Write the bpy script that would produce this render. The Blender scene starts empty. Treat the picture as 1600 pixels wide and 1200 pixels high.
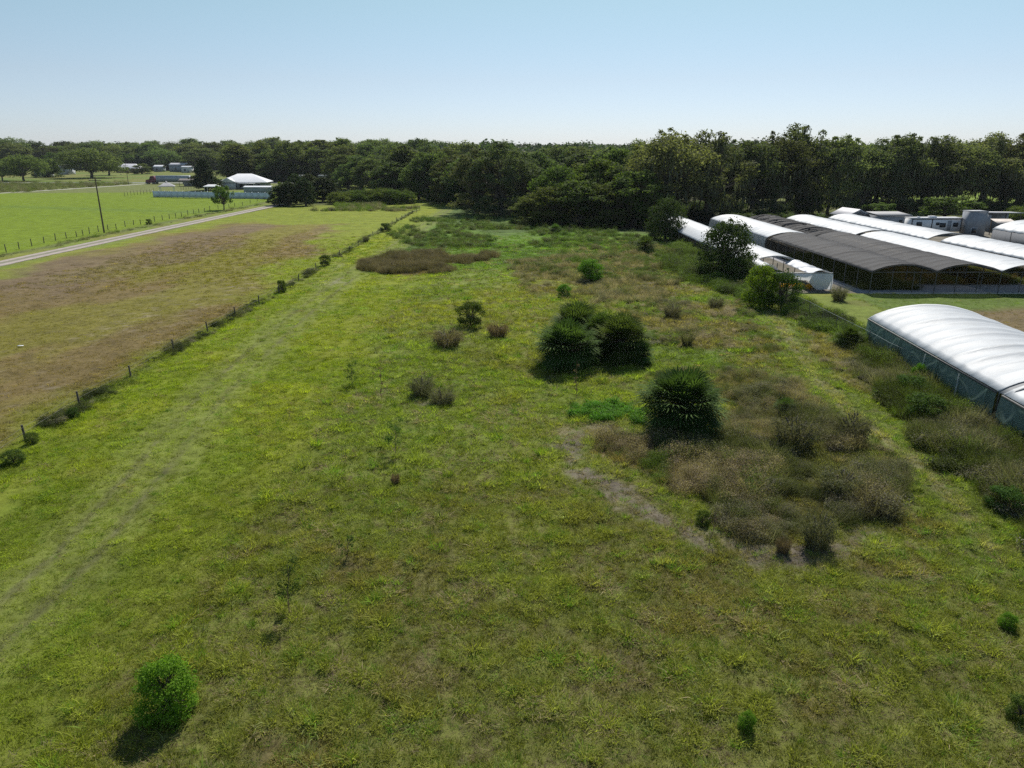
import bpy, math, random
import numpy as np
from mathutils import Vector, Matrix, Euler
R = math.radians
random.seed(7)
# ------------------------------------------------------------------ camera, sky, sun, exposure
F = 1130.0; CH = 15.0; PIT = math.atan(362 / F)          # drone camera: focal length in px of a 1600 px frame, height, pitch
scene = bpy.context.scene
cd = bpy.data.cameras.new('camera'); cam = bpy.data.objects.new('camera', cd); scene.collection.objects.link(cam)
cam.location = (0, 0, CH); cam.rotation_euler = (math.pi / 2 - PIT, 0, 0)
cd.sensor_width = 36; cd.lens = 36 * F / 1600; cd.clip_start = 0.5; cd.clip_end = 9000
scene.camera = cam
SUN_EL, SUN_AZ = 48.0, 15.0
w = bpy.data.worlds.new('World'); scene.world = w; w.use_nodes = True
nt = w.node_tree; bg = nt.nodes['Background']; sky = nt.nodes.new('ShaderNodeTexSky')
sky.sky_type = 'NISHITA'; sky.sun_disc = False
sky.sun_elevation = R(SUN_EL); sky.sun_rotation = R(SUN_AZ)
sky.altitude = 50; sky.air_density = 1.0; sky.dust_density = 0.2; sky.ozone_density = 2.0
bg.inputs[1].default_value = 0.0975
tint = nt.nodes.new('ShaderNodeVectorMath'); tint.operation = 'MULTIPLY'; tint.inputs[1].default_value = (1.02, 1.04, 1.15)
gt = nt.nodes.new('ShaderNodeTexCoord'); gs_ = nt.nodes.new('ShaderNodeSeparateXYZ'); nt.links.new(gt.outputs['Generated'], gs_.inputs[0])
gr_ = nt.nodes.new('ShaderNodeMapRange'); gr_.inputs[1].default_value = 0.0; gr_.inputs[2].default_value = 0.30; nt.links.new(gs_.outputs[2], gr_.inputs[0])
gm_ = nt.nodes.new('ShaderNodeValToRGB'); er = gm_.color_ramp.elements; er[0].position = 0; er[0].color = (.774 / 1.3, .89 / 1.3, 1.29 / 1.3, 1); er[1].position = 1; er[1].color = (1.2 / 1.3, 1.2 / 1.3, 1.05 / 1.3, 1)
for p_, c_ in ((.29, (.977, .957, 1.044)), (.59, (1.13, 1.14, 1.0))): e_ = er.new(p_); e_.color = (*[q / 1.3 for q in c_], 1)
nt.links.new(gr_.outputs[0], gm_.inputs[0]); nt.links.new(gm_.outputs[0], tint.inputs[1])
nt.links.new(sky.outputs[0], tint.inputs[0]); nt.links.new(tint.outputs[0], bg.inputs[0])
sl = bpy.data.lights.new('sun', 'SUN'); sl.energy = 4.8; sl.angle = R(0.5); sl.color = (1.0, 0.95, 0.87)
so = bpy.data.objects.new('sun', sl); scene.collection.objects.link(so)
sdir = Vector((math.sin(R(SUN_AZ)) * math.cos(R(SUN_EL)), math.cos(R(SUN_AZ)) * math.cos(R(SUN_EL)), math.sin(R(SUN_EL))))
so.rotation_euler = sdir.to_track_quat('Z', 'Y').to_euler(); so.location = (20, 20, 60)
scene.view_settings.view_transform = 'Standard'; scene.view_settings.look = 'None'
scene.view_settings.exposure = 0.30; scene.view_settings.gamma = 1.0; scene.view_settings.use_curve_mapping = False
cy = scene.cycles
cy.max_bounces = 6; cy.diffuse_bounces = 2; cy.glossy_bounces = 2; cy.transmission_bounces = 4; cy.transparent_max_bounces = 12
cy.use_adaptive_sampling = True; cy.use_denoising = False; cy.sample_clamp_direct = 1.6; cy.sample_clamp_indirect = 1.6; cy.volume_bounces = 0

# ------------------------------------------------------------------ helpers
COL = scene.collection
cP, sP = math.cos(PIT), math.sin(PIT)
def g(px, py, z=0.0):
    "point of the place (x, y) at height z that the photograph shows at px, py: used to take measurements off it"
    a = (px - 800) / F; b = (600 - py) / F
    dy = cP + b * sP; dz = -sP + b * cP
    t = (z - CH) / dz
    return (a * t, dy * t)
def height_at(py, d):
    b = (600 - py) / F
    return CH + d * (-sP + b * cP) / (cP + b * sP)
def mpp(d): return d * 1.03 / F          # metres per photo px at distance d

def tag(o, label=None, cat=None, group=None, kind=None):
    if label: o['label'] = label
    if cat: o['category'] = cat
    if group: o['group'] = group
    if kind: o['kind'] = kind
    return o
def empty(name, loc=(0, 0, 0), rz=0.0, label=None, cat=None, group=None):
    o = bpy.data.objects.new(name, None); COL.objects.link(o); o.location = loc; o.rotation_euler = (0, 0, rz)
    o.empty_display_size = 0.3
    return tag(o, label, cat, group)
def copy_tree(o, parent=None):
    c = o.copy(); COL.objects.link(c); c.parent = parent
    for ch in list(o.children): copy_tree(ch, c)
    return c

class MB:
    "collects shapes and links them as one mesh object"
    def __init__(s): s.v = []; s.f = []; s.a = []; s.n = 0
    def add(s, v, f, a=None):
        v = np.asarray(v, dtype=np.float64).reshape(-1, 3)
        f = np.asarray(f, dtype=np.int64)
        s.v.append(v); s.f.append(f + s.n); s.n += len(v)
        s.a.append(np.full(len(v), 0.5) if a is None else np.broadcast_to(np.asarray(a, dtype=float), (len(v),)).copy())
        return s
    def box(s, x0, x1, y0, y1, z0, z1):
        v = [(x, y, z) for z in (z0, z1) for y in (y0, y1) for x in (x0, x1)]
        return s.add(v, [(0, 2, 3, 1), (4, 5, 7, 6), (0, 1, 5, 4), (2, 6, 7, 3), (0, 4, 6, 2), (1, 3, 7, 5)])
    def prism(s, prof, axis, a0, a1):
        "extrude a closed (u, v) profile along axis 'x' or 'y'"
        n = len(prof)
        if axis == 'y': v = [(u, a, q) for a in (a0, a1) for u, q in prof]
        else: v = [(a, u, q) for a in (a0, a1) for u, q in prof]
        for i in range(n):
            j = (i + 1) % n
            pass
        s.add(v, [(i, (i + 1) % n, n + (i + 1) % n, n + i) for i in range(n)])
        # caps as fans around the mean
        m = np.mean(np.array(v[:n]), axis=0); m2 = np.mean(np.array(v[n:]), axis=0)
        s.add(list(v[:n]) + [m], [(i, (i + 1) % n, n) for i in range(n)])
        s.add(list(v[n:]) + [m2], [((i + 1) % n, i, n) for i in range(n)])
        return s
    def tube(s, pts, rad, k=6, a=0.5):
        pts = [np.array(p, float) for p in pts]; n = len(pts)
        if not hasattr(rad, '__len__'): rad = [rad] * n
        V = []
        for i, p in enumerate(pts):
            d = pts[min(i + 1, n - 1)] - pts[max(i - 1, 0)]; d = d / (np.linalg.norm(d) + 1e-9)
            u = np.cross(d, (0.31, 0.17, 0.93) if abs(d[2]) < 0.9 else (1, 0, 0)); u /= np.linalg.norm(u); q = np.cross(d, u)
            for j in range(k):
                t = 2 * math.pi * j / k
                V.append(p + rad[i] * (math.cos(t) * u + math.sin(t) * q))
        Fc = [(i * k + j, i * k + (j + 1) % k, (i + 1) * k + (j + 1) % k, (i + 1) * k + j) for i in range(n - 1) for j in range(k)]
        s.add(V, Fc, a)
        if k >= 4:
            s.add(V[:k], [tuple(range(k))[::-1]] if k == 4 else [(0, j + 1, j) for j in range(1, k - 1)], a)
            s.add(V[-k:], [tuple(range(k))] if k == 4 else [(0, j, j + 1) for j in range(1, k - 1)], a)
        return s
    def disc(s, c, r, axis='x', w=0.3, k=14):
        c = np.array(c, float); ax = np.array((1, 0, 0) if axis == 'x' else (0, 1, 0), float)
        return s.tube([c - ax * w / 2, c + ax * w / 2], r, k)
    def build(s, name, m, parent=None, smooth=False):
        V = np.concatenate(s.v) if s.v else np.zeros((0, 3)); A = np.concatenate(s.a)
        me = bpy.data.meshes.new(name)
        me.vertices.add(len(V)); me.vertices.foreach_set('co', V.astype(np.float32).ravel())
        tot = np.concatenate([np.full(len(f), f.shape[1]) for f in s.f]); idx = np.concatenate([f.ravel() for f in s.f])
        me.loops.add(len(idx)); me.loops.foreach_set('vertex_index', idx.astype(np.int32))
        me.polygons.add(len(tot)); st = np.concatenate([[0], np.cumsum(tot)[:-1]])
        me.polygons.foreach_set('loop_start', st.astype(np.int32)); me.polygons.foreach_set('loop_total', tot.astype(np.int32))
        if smooth: me.polygons.foreach_set('use_smooth', np.ones(len(tot), dtype=bool))
        at = me.attributes.new('v', 'FLOAT', 'POINT'); at.data.foreach_set('value', A.astype(np.float32))
        me.update(calc_edges=True); me.validate()
        if m: me.materials.append(m)
        o = bpy.data.objects.new(name, me)
        if parent is not False: COL.objects.link(o)
        if parent: o.parent = parent
        return o

# numpy value noise
def _hash(ix, iy, s):
    n = (ix * 374761393 + iy * 668265263 + s * 974711) & 0x7fffffff
    n = ((n ^ (n >> 13)) * 1274126177) & 0x7fffffff
    n = n ^ (n >> 16)
    return (n & 0xffff) / 65535.0
def vnoise(x, y, sc, seed=0):
    x = np.asarray(x, float) / sc; y = np.asarray(y, float) / sc
    ix = np.floor(x).astype(np.int64); iy = np.floor(y).astype(np.int64)
    fx = x - ix; fy = y - iy; fx = fx * fx * (3 - 2 * fx); fy = fy * fy * (3 - 2 * fy)
    a = _hash(ix, iy, seed); b = _hash(ix + 1, iy, seed); c = _hash(ix, iy + 1, seed); d = _hash(ix + 1, iy + 1, seed)
    return (a * (1 - fx) + b * fx) * (1 - fy) + (c * (1 - fx) + d * fx) * fy
def fbm(x, y, sc, seed=0, o=4):
    t = 0; amp = 0.5; tot = 0
    for i in range(o):
        t = t + amp * vnoise(x, y, sc / 2 ** i, seed + i * 17); tot += amp; amp *= 0.55
    return t / tot
def sstep(a, b, x): t = np.clip((x - a) / (b - a), 0, 1); return t * t * (3 - 2 * t)
def pdist(x, y, poly):
    "signed distance to a polygon, positive inside"
    x = np.asarray(x, float); y = np.asarray(y, float)
    d = np.full(x.shape, 1e9); ins = np.zeros(x.shape, bool); n = len(poly)
    for i in range(n):
        (x0, y0), (x1, y1) = poly[i], poly[(i + 1) % n]
        ex, ey = x1 - x0, y1 - y0
        t = np.clip(((x - x0) * ex + (y - y0) * ey) / (ex * ex + ey * ey + 1e-9), 0, 1)
        d = np.minimum(d, np.hypot(x - x0 - t * ex, y - y0 - t * ey))
        c = ((y0 > y) != (y1 > y)) & (x < (x1 - x0) * (y - y0) / ((y1 - y0) if y1 != y0 else 1e-9) + x0)
        ins ^= c
    return np.where(ins, d, -d)
def ldist(x, y, line):
    d = np.full(np.shape(x), 1e9)
    for (x0, y0), (x1, y1) in zip(line[:-1], line[1:]):
        ex, ey = x1 - x0, y1 - y0
        t = np.clip(((x - x0) * ex + (y - y0) * ey) / (ex * ex + ey * ey), 0, 1)
        d = np.minimum(d, np.hypot(x - x0 - t * ex, y - y0 - t * ey))
    return d
def P(pts, z=0): return [g(a, b, z) for a, b in pts]

# ------------------------------------------------------------------ materials
def mat(name, col, rough=0.7, metal=0.0, var=0.0, vs=3.0, bump=0.0, spec=0.5, col2=None, scale3=(1, 1, 1), trans=0.0, emit=0):
    m = bpy.data.materials.new(name); m.use_nodes = True; n = m.node_tree.nodes; l = m.node_tree.links
    b = n['Principled BSDF']; b.inputs['Base Color'].default_value = (*col, 1); b.inputs['Roughness'].default_value = rough
    b.inputs['Metallic'].default_value = metal; b.inputs['Specular IOR Level'].default_value = spec
    if var or col2 or bump:
        tc = n.new('ShaderNodeTexCoord'); mp = n.new('ShaderNodeMapping'); mp.inputs['Scale'].default_value = scale3
        l.new(tc.outputs['Object'], mp.inputs[0])
        no = n.new('ShaderNodeTexNoise'); no.inputs['Scale'].default_value = vs; no.inputs['Detail'].default_value = 5; no.inputs['Roughness'].default_value = 0.65
        l.new(mp.outputs[0], no.inputs['Vector'])
        mx = n.new('ShaderNodeMix'); mx.data_type = 'RGBA'
        c2 = col2 or tuple(c * (1 - var) for c in col)
        mx.inputs[6].default_value = (*(col if col2 else tuple(min(1, c * (1 + var)) for c in col)), 1); mx.inputs[7].default_value = (*c2, 1)
        rp = n.new('ShaderNodeMapRange'); rp.inputs[1].default_value = 0.35; rp.inputs[2].default_value = 0.65
        l.new(no.outputs[0], rp.inputs[0]); l.new(rp.outputs[0], mx.inputs[0]); l.new(mx.outputs[2], b.inputs['Base Color'])
        if bump:
            bu = n.new('ShaderNodeBump'); bu.inputs['Strength'].default_value = bump; bu.inputs['Distance'].default_value = 0.05
            l.new(no.outputs[0], bu.inputs['Height']); l.new(bu.outputs[0], b.inputs['Normal'])
    if trans:
        t = n.new('ShaderNodeBsdfTranslucent'); t.inputs[0].default_value = (*col, 1); ms = n.new('ShaderNodeMixShader'); ms.inputs[0].default_value = trans
        l.new(b.outputs[0], ms.inputs[1]); l.new(t.outputs[0], ms.inputs[2]); l.new(ms.outputs[0], n['Material Output'].inputs[0])
    return m

def leafmat(name, c1, c2, trans=0.35, rough=0.7, objvar=0.5, inst=False, spec=0.05, tcol=1.0):
    "leaf material: colour runs c1..c2 with the mesh attribute v, shifts per plant, lets some light through"
    m = bpy.data.materials.new(name); m.use_nodes = True; n = m.node_tree.nodes; l = m.node_tree.links
    b = n['Principled BSDF']; b.inputs['Roughness'].default_value = rough; b.inputs['Specular IOR Level'].default_value = spec
    at = n.new('ShaderNodeAttribute'); at.attribute_name = 'v'
    if inst:
        ic = n.new('ShaderNodeAttribute'); ic.attribute_type = 'INSTANCER'; ic.attribute_name = 'col'
        mr = n.new('ShaderNodeMapRange'); mr.inputs[3].default_value = 0.62; mr.inputs[4].default_value = 1.38
        l.new(at.outputs['Fac'], mr.inputs[0])
        vm = n.new('ShaderNodeVectorMath'); vm.operation = 'SCALE'; l.new(ic.outputs['Color'], vm.inputs[0]); l.new(mr.outputs[0], vm.inputs['Scale'])
        out = vm.outputs[0]
    else:
        mx = n.new('ShaderNodeMix'); mx.data_type = 'RGBA'; mx.inputs[6].default_value = (*c1, 1); mx.inputs[7].default_value = (*c2, 1)
        l.new(at.outputs['Fac'], mx.inputs[0])
        oi = n.new('ShaderNodeObjectInfo'); hs = n.new('ShaderNodeHueSaturation')
        mr = n.new('ShaderNodeMapRange'); mr.inputs[3].default_value = 1 - objvar; mr.inputs[4].default_value = 1 + objvar * 0.9
        l.new(oi.outputs['Random'], mr.inputs[0]); l.new(mr.outputs[0], hs.inputs['Value'])
        mh = n.new('ShaderNodeMath'); mh.operation = 'MULTIPLY_ADD'; mh.inputs[1].default_value = 0.05; mh.inputs[2].default_value = 0.475
        w2 = n.new('ShaderNodeMath'); w2.operation = 'FRACT'; w3 = n.new('ShaderNodeMath'); w3.operation = 'MULTIPLY'; w3.inputs[1].default_value = 7.31
        l.new(oi.outputs['Random'], w3.inputs[0]); l.new(w3.outputs[0], w2.inputs[0]); l.new(w2.outputs[0], mh.inputs[0]); l.new(mh.outputs[0], hs.inputs['Hue'])
        l.new(mx.outputs[2], hs.inputs['Color']); out = hs.outputs[0]
    l.new(out, b.inputs['Base Color'])
    t = n.new('ShaderNodeBsdfTranslucent')
    vs = n.new('ShaderNodeVectorMath'); vs.operation = 'MULTIPLY'; vs.inputs[1].default_value = (1.15 * tcol, 1.25 * tcol, 0.55 * tcol); l.new(out, vs.inputs[0]); l.new(vs.outputs[0], t.inputs[0])
    ms = n.new('ShaderNodeMixShader'); ms.inputs[0].default_value = trans
    l.new(b.outputs[0], ms.inputs[1]); l.new(t.outputs[0], ms.inputs[2]); l.new(ms.outputs[0], n['Material Output'].inputs[0])
    return m

M = {}
M['oak'] = leafmat('oak_leaves', (0.080, 0.096, 0.042), (0.178, 0.198, 0.086), 0.48, objvar=0.38)
M['wood_leaf'] = leafmat('wood_leaves', (0.070, 0.098, 0.036), (0.160, 0.195, 0.066), 0.48, objvar=0.38)
M['vine'] = leafmat('vine_leaves', (0.050, 0.080, 0.018), (0.145, 0.190, 0.040), 0.45, objvar=0.15)
M['feather'] = leafmat('feathery_leaves', (0.085, 0.105, 0.048), (0.170, 0.195, 0.090), 0.42, objvar=0.12)
M['cedar'] = leafmat('cedar_leaves', (0.032, 0.050, 0.016), (0.062, 0.080, 0.024), 0.2, objvar=0.15)
M['light_leaf'] = leafmat('light_leaves', (0.085, 0.13, 0.03), (0.14, 0.19, 0.045), 0.4, objvar=0.2)
M['bright_leaf'] = leafmat('bright_leaves', (0.100, 0.195, 0.020), (0.180, 0.300, 0.034), 0.45, objvar=0.1)
M['bush_leaf'] = leafmat('bush_leaves', (0.050, 0.088, 0.020), (0.105, 0.16, 0.034), 0.35, objvar=0.2)
M['dark_leaf'] = leafmat('dark_leaves', (0.034, 0.055, 0.015), (0.080, 0.112, 0.028), 0.30, objvar=0.1)
M['brown_brush'] = leafmat('dry_brush', (0.13, 0.10, 0.065), (0.24, 0.185, 0.12), 0.35, objvar=0.15)
M['grey_brush'] = leafmat('grey_brush', (0.105, 0.105, 0.06), (0.20, 0.19, 0.12), 0.35, objvar=0.15)
M['moss'] = leafmat('spanish_moss', (0.085, 0.095, 0.065), (0.15, 0.16, 0.11), 0.3, objvar=0.1)
M['palm'] = leafmat('palm_fronds', (0.050, 0.082, 0.024), (0.110, 0.165, 0.045), 0.32, rough=0.6, objvar=0.1, spec=0.03)
M['bark'] = mat('bark', (0.10, 0.085, 0.065), 0.9, var=0.35, vs=4, bump=0.5)
M['stalk'] = mat('dead_stalk', (0.22, 0.14, 0.09), 0.9, var=0.3, vs=6)
M['grass'] = leafmat('grass_blades', None, None, 0.45, rough=0.6, inst=True, spec=0.08)
M['post'] = mat('weathered_post', (0.10, 0.085, 0.07), 0.9, var=0.35, vs=8)
M['pole'] = mat('creosote_pole', (0.11, 0.085, 0.06), 0.9, var=0.3, vs=3, scale3=(1, 1, 0.2))
M['wire'] = mat('galvanised_wire', (0.16, 0.16, 0.15), 0.8)
M['railpaint'] = mat('dull_rail', (0.22, 0.27, 0.26), 0.8)
M['steel'] = mat('galvanised_steel', (0.42, 0.43, 0.43), 0.5, 0.5, var=0.2, vs=5)
M['dsteel'] = mat('dark_steel', (0.10, 0.10, 0.10), 0.6, 0.3, var=0.3, vs=5)
M['vinyl'] = mat('white_vinyl', (0.62, 0.68, 0.76), 0.6, var=0.06, vs=0.6)
M['wroof'] = mat('white_metal_roof', (0.72, 0.72, 0.73), 0.35, var=0.05, vs=0.8)
M['groof'] = mat('grey_shingle', (0.27, 0.27, 0.28), 0.8, var=0.15, vs=2)
M['broof'] = mat('brown_roof', (0.20, 0.17, 0.15), 0.8, var=0.2, vs=2)
M['wwall'] = mat('white_wall', (0.55, 0.56, 0.58), 0.8, var=0.08, vs=1)
M['gwall'] = mat('grey_metal_wall', (0.26, 0.28, 0.31), 0.6, var=0.1, vs=1)
M['brick'] = mat('brick_wall', (0.25, 0.15, 0.11), 0.9, var=0.2, vs=4)
M['glass'] = mat('dark_window', (0.02, 0.025, 0.03), 0.1)
M['maroon'] = mat('maroon_paint', (0.12, 0.012, 0.03), 0.35)
M['trailer'] = mat('trailer_skin', (0.34, 0.37, 0.42), 0.45, 0.2, var=0.08, vs=1)
M['rubber'] = mat('rubber', (0.02, 0.02, 0.02), 0.8)
M['red'] = mat('red_paint', (0.42, 0.035, 0.04), 0.4)
M['black'] = mat('black_plastic', (0.02, 0.02, 0.022), 0.5)
M['white'] = mat('white_plastic', (0.72, 0.73, 0.75), 0.5, var=0.06, vs=2)

def filmmat(name, col, rough, trans, bump=0.35, dirt=(0.55, 0.57, 0.56), alpha=1.0, spec=0.6, ymix=0.5):
    "greenhouse film or shade cloth: creases run across the tunnel, streaks of dirt, some light comes through"
    m = bpy.data.materials.new(name); m.use_nodes = True; n = m.node_tree.nodes; l = m.node_tree.links
    b = n['Principled BSDF']; b.inputs['Roughness'].default_value = rough; b.inputs['Specular IOR Level'].default_value = spec
    tc = n.new('ShaderNodeTexCoord'); mp = n.new('ShaderNodeMapping'); mp.inputs['Scale'].default_value = (0.35, 1.6, 0.5)
    l.new(tc.outputs['Object'], mp.inputs[0])
    no = n.new('ShaderNodeTexNoise'); no.inputs['Scale'].default_value = 1.0; no.inputs['Detail'].default_value = 6; no.inputs['Roughness'].default_value = 0.6; no.inputs['Distortion'].default_value = 0.6
    l.new(mp.outputs[0], no.inputs['Vector'])
    n2 = n.new('ShaderNodeTexNoise'); n2.inputs['Scale'].default_value = 0.5; n2.inputs['Detail'].default_value = 8; n2.inputs['Roughness'].default_value = 0.7; l.new(tc.outputs['Object'], n2.inputs['Vector'])
    mr = n.new('ShaderNodeMapRange'); mr.inputs[1].default_value = 0.48; mr.inputs[2].default_value = 0.72; mr.inputs[4].default_value = ymix
    l.new(n2.outputs[0], mr.inputs[0])
    mx = n.new('ShaderNodeMix'); mx.data_type = 'RGBA'; mx.inputs[6].default_value = (*col, 1); mx.inputs[7].default_value = (*dirt, 1)
    l.new(mr.outputs[0], mx.inputs[0]); l.new(mx.outputs[2], b.inputs['Base Color'])
    bu = n.new('ShaderNodeBump'); bu.inputs['Strength'].default_value = bump; bu.inputs['Distance'].default_value = 0.25
    l.new(no.outputs[0], bu.inputs['Height']); l.new(bu.outputs[0], b.inputs['Normal'])
    t = n.new('ShaderNodeBsdfTranslucent'); l.new(mx.outputs[2], t.inputs[0])
    ms = n.new('ShaderNodeMixShader'); ms.inputs[0].default_value = trans; l.new(b.outputs[0], ms.inputs[1]); l.new(t.outputs[0], ms.inputs[2])
    last = ms.outputs[0]
    if alpha < 1:
        tr = n.new('ShaderNodeBsdfTransparent'); m3 = n.new('ShaderNodeMixShader'); m3.inputs[0].default_value = alpha
        l.new(tr.outputs[0], m3.inputs[1]); l.new(last, m3.inputs[2]); last = m3.outputs[0]
    l.new(last, n['Material Output'].inputs[0])
    return m
M['film'] = filmmat('white_film', (0.56, 0.59, 0.62), 0.55, 0.30, bump=0.22, dirt=(0.44, 0.46, 0.47))
M['film2'] = filmmat('worn_white_film', (0.70, 0.72, 0.76), 0.5, 0.3, dirt=(0.45, 0.47, 0.48))
M['shade'] = filmmat('black_shade_cloth', (0.050, 0.051, 0.056), 0.75, 0.08, bump=0.5, dirt=(0.085, 0.08, 0.08), alpha=0.66, spec=0.3)
M['green_cloth'] = filmmat('green_curtain', (0.19, 0.30, 0.27), 0.55, 0.5, bump=0.5, dirt=(0.30, 0.38, 0.36), alpha=0.88)
M['grey_cloth'] = filmmat('grey_curtain', (0.22, 0.23, 0.25), 0.7, 0.15, bump=0.3, dirt=(0.16, 0.17, 0.19))
M['strip_cloth'] = filmmat('grey_joint_cloth', (0.26, 0.27, 0.28), 0.7, 0.15, bump=0.2, dirt=(0.2, 0.2, 0.21))
M['torn_film'] = filmmat('torn_film', (0.5, 0.55, 0.55), 0.5, 0.35, alpha=0.75)

# ------------------------------------------------------------------ the lie of the land: what grows or lies where (true surface colour)
PZ = dict(
 field=[(-67, 92), (-66, 150), (-60, 172), (-50, 160), (-38, 160), (-34, 130), (-30, 100), (-28, 36), (-28, 12), (-70, 12)],
 heath=[(-16.5, 93.5), (-20.6, 97), (-21, 104), (-18.5, 112), (-12, 115), (-8, 111), (-4.5, 113), (-3, 108), (-5, 104), (-9, 103), (-9.5, 97), (-12.5, 93)],
 brush=P([(790, 405), (900, 400), (1000, 405), (1060, 430), (1040, 470), (960, 480), (880, 470), (820, 455)]),
 thicket=P([(1000, 690), (1080, 740), (1075, 780), (1160, 835), (1290, 842), (1390, 800), (1400, 740), (1370, 680), (1310, 640), (1230, 605), (1160, 620), (1130, 690)]),
 rough=P([(1010, 560), (1130, 570), (1230, 600), (1340, 640), (1400, 690), (1300, 700), (1130, 680), (1120, 610), (1030, 590)]),
 rough2=P([(900, 470), (1180, 470), (1330, 540), (1440, 620), (1380, 640), (1230, 560), (1000, 540), (1000, 500)]),
 tan=P([(930, 670), (1000, 690), (1100, 720), (1200, 740), (1190, 800), (1100, 790), (1010, 740), (930, 710)]),
 fenceweed=P([(1330, 540), (1400, 545), (1600, 690), (1700, 760), (1700, 900), (1600, 850), (1500, 760), (1440, 690), (1380, 640), (1340, 590)]),
 yard=[(37, 55), (37, 76), (75, 76), (75, 20), (37, 20)],
)
TRACK = [(-17.3, 14), (-17.2, 21.4), (-17.2, 25.2), (-17.9, 32.4), (-19.4, 45.4), (-20.2, 61.5), (-20.8, 80), (-20.6, 98), (-19.6, 110), (-18.6, 160), (-18.1, 210)]
DIRT = P([(925, 665), (885, 700), (905, 735), (960, 765), (1000, 795), (1060, 830), (1150, 862), (1240, 870), (1300, 862), (1385, 832)])
PATH = P([(1190, 470), (1270, 590), (1340, 660), (1420, 720), (1500, 800), (1560, 880)])
WOODP = [(-4, 186), (-28, 262), (-60, 300), (-60, 420), (120, 420), (110, 225), (66, 185), (40, 150), (29, 140), (12, 158), (8, 180)]

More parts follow.
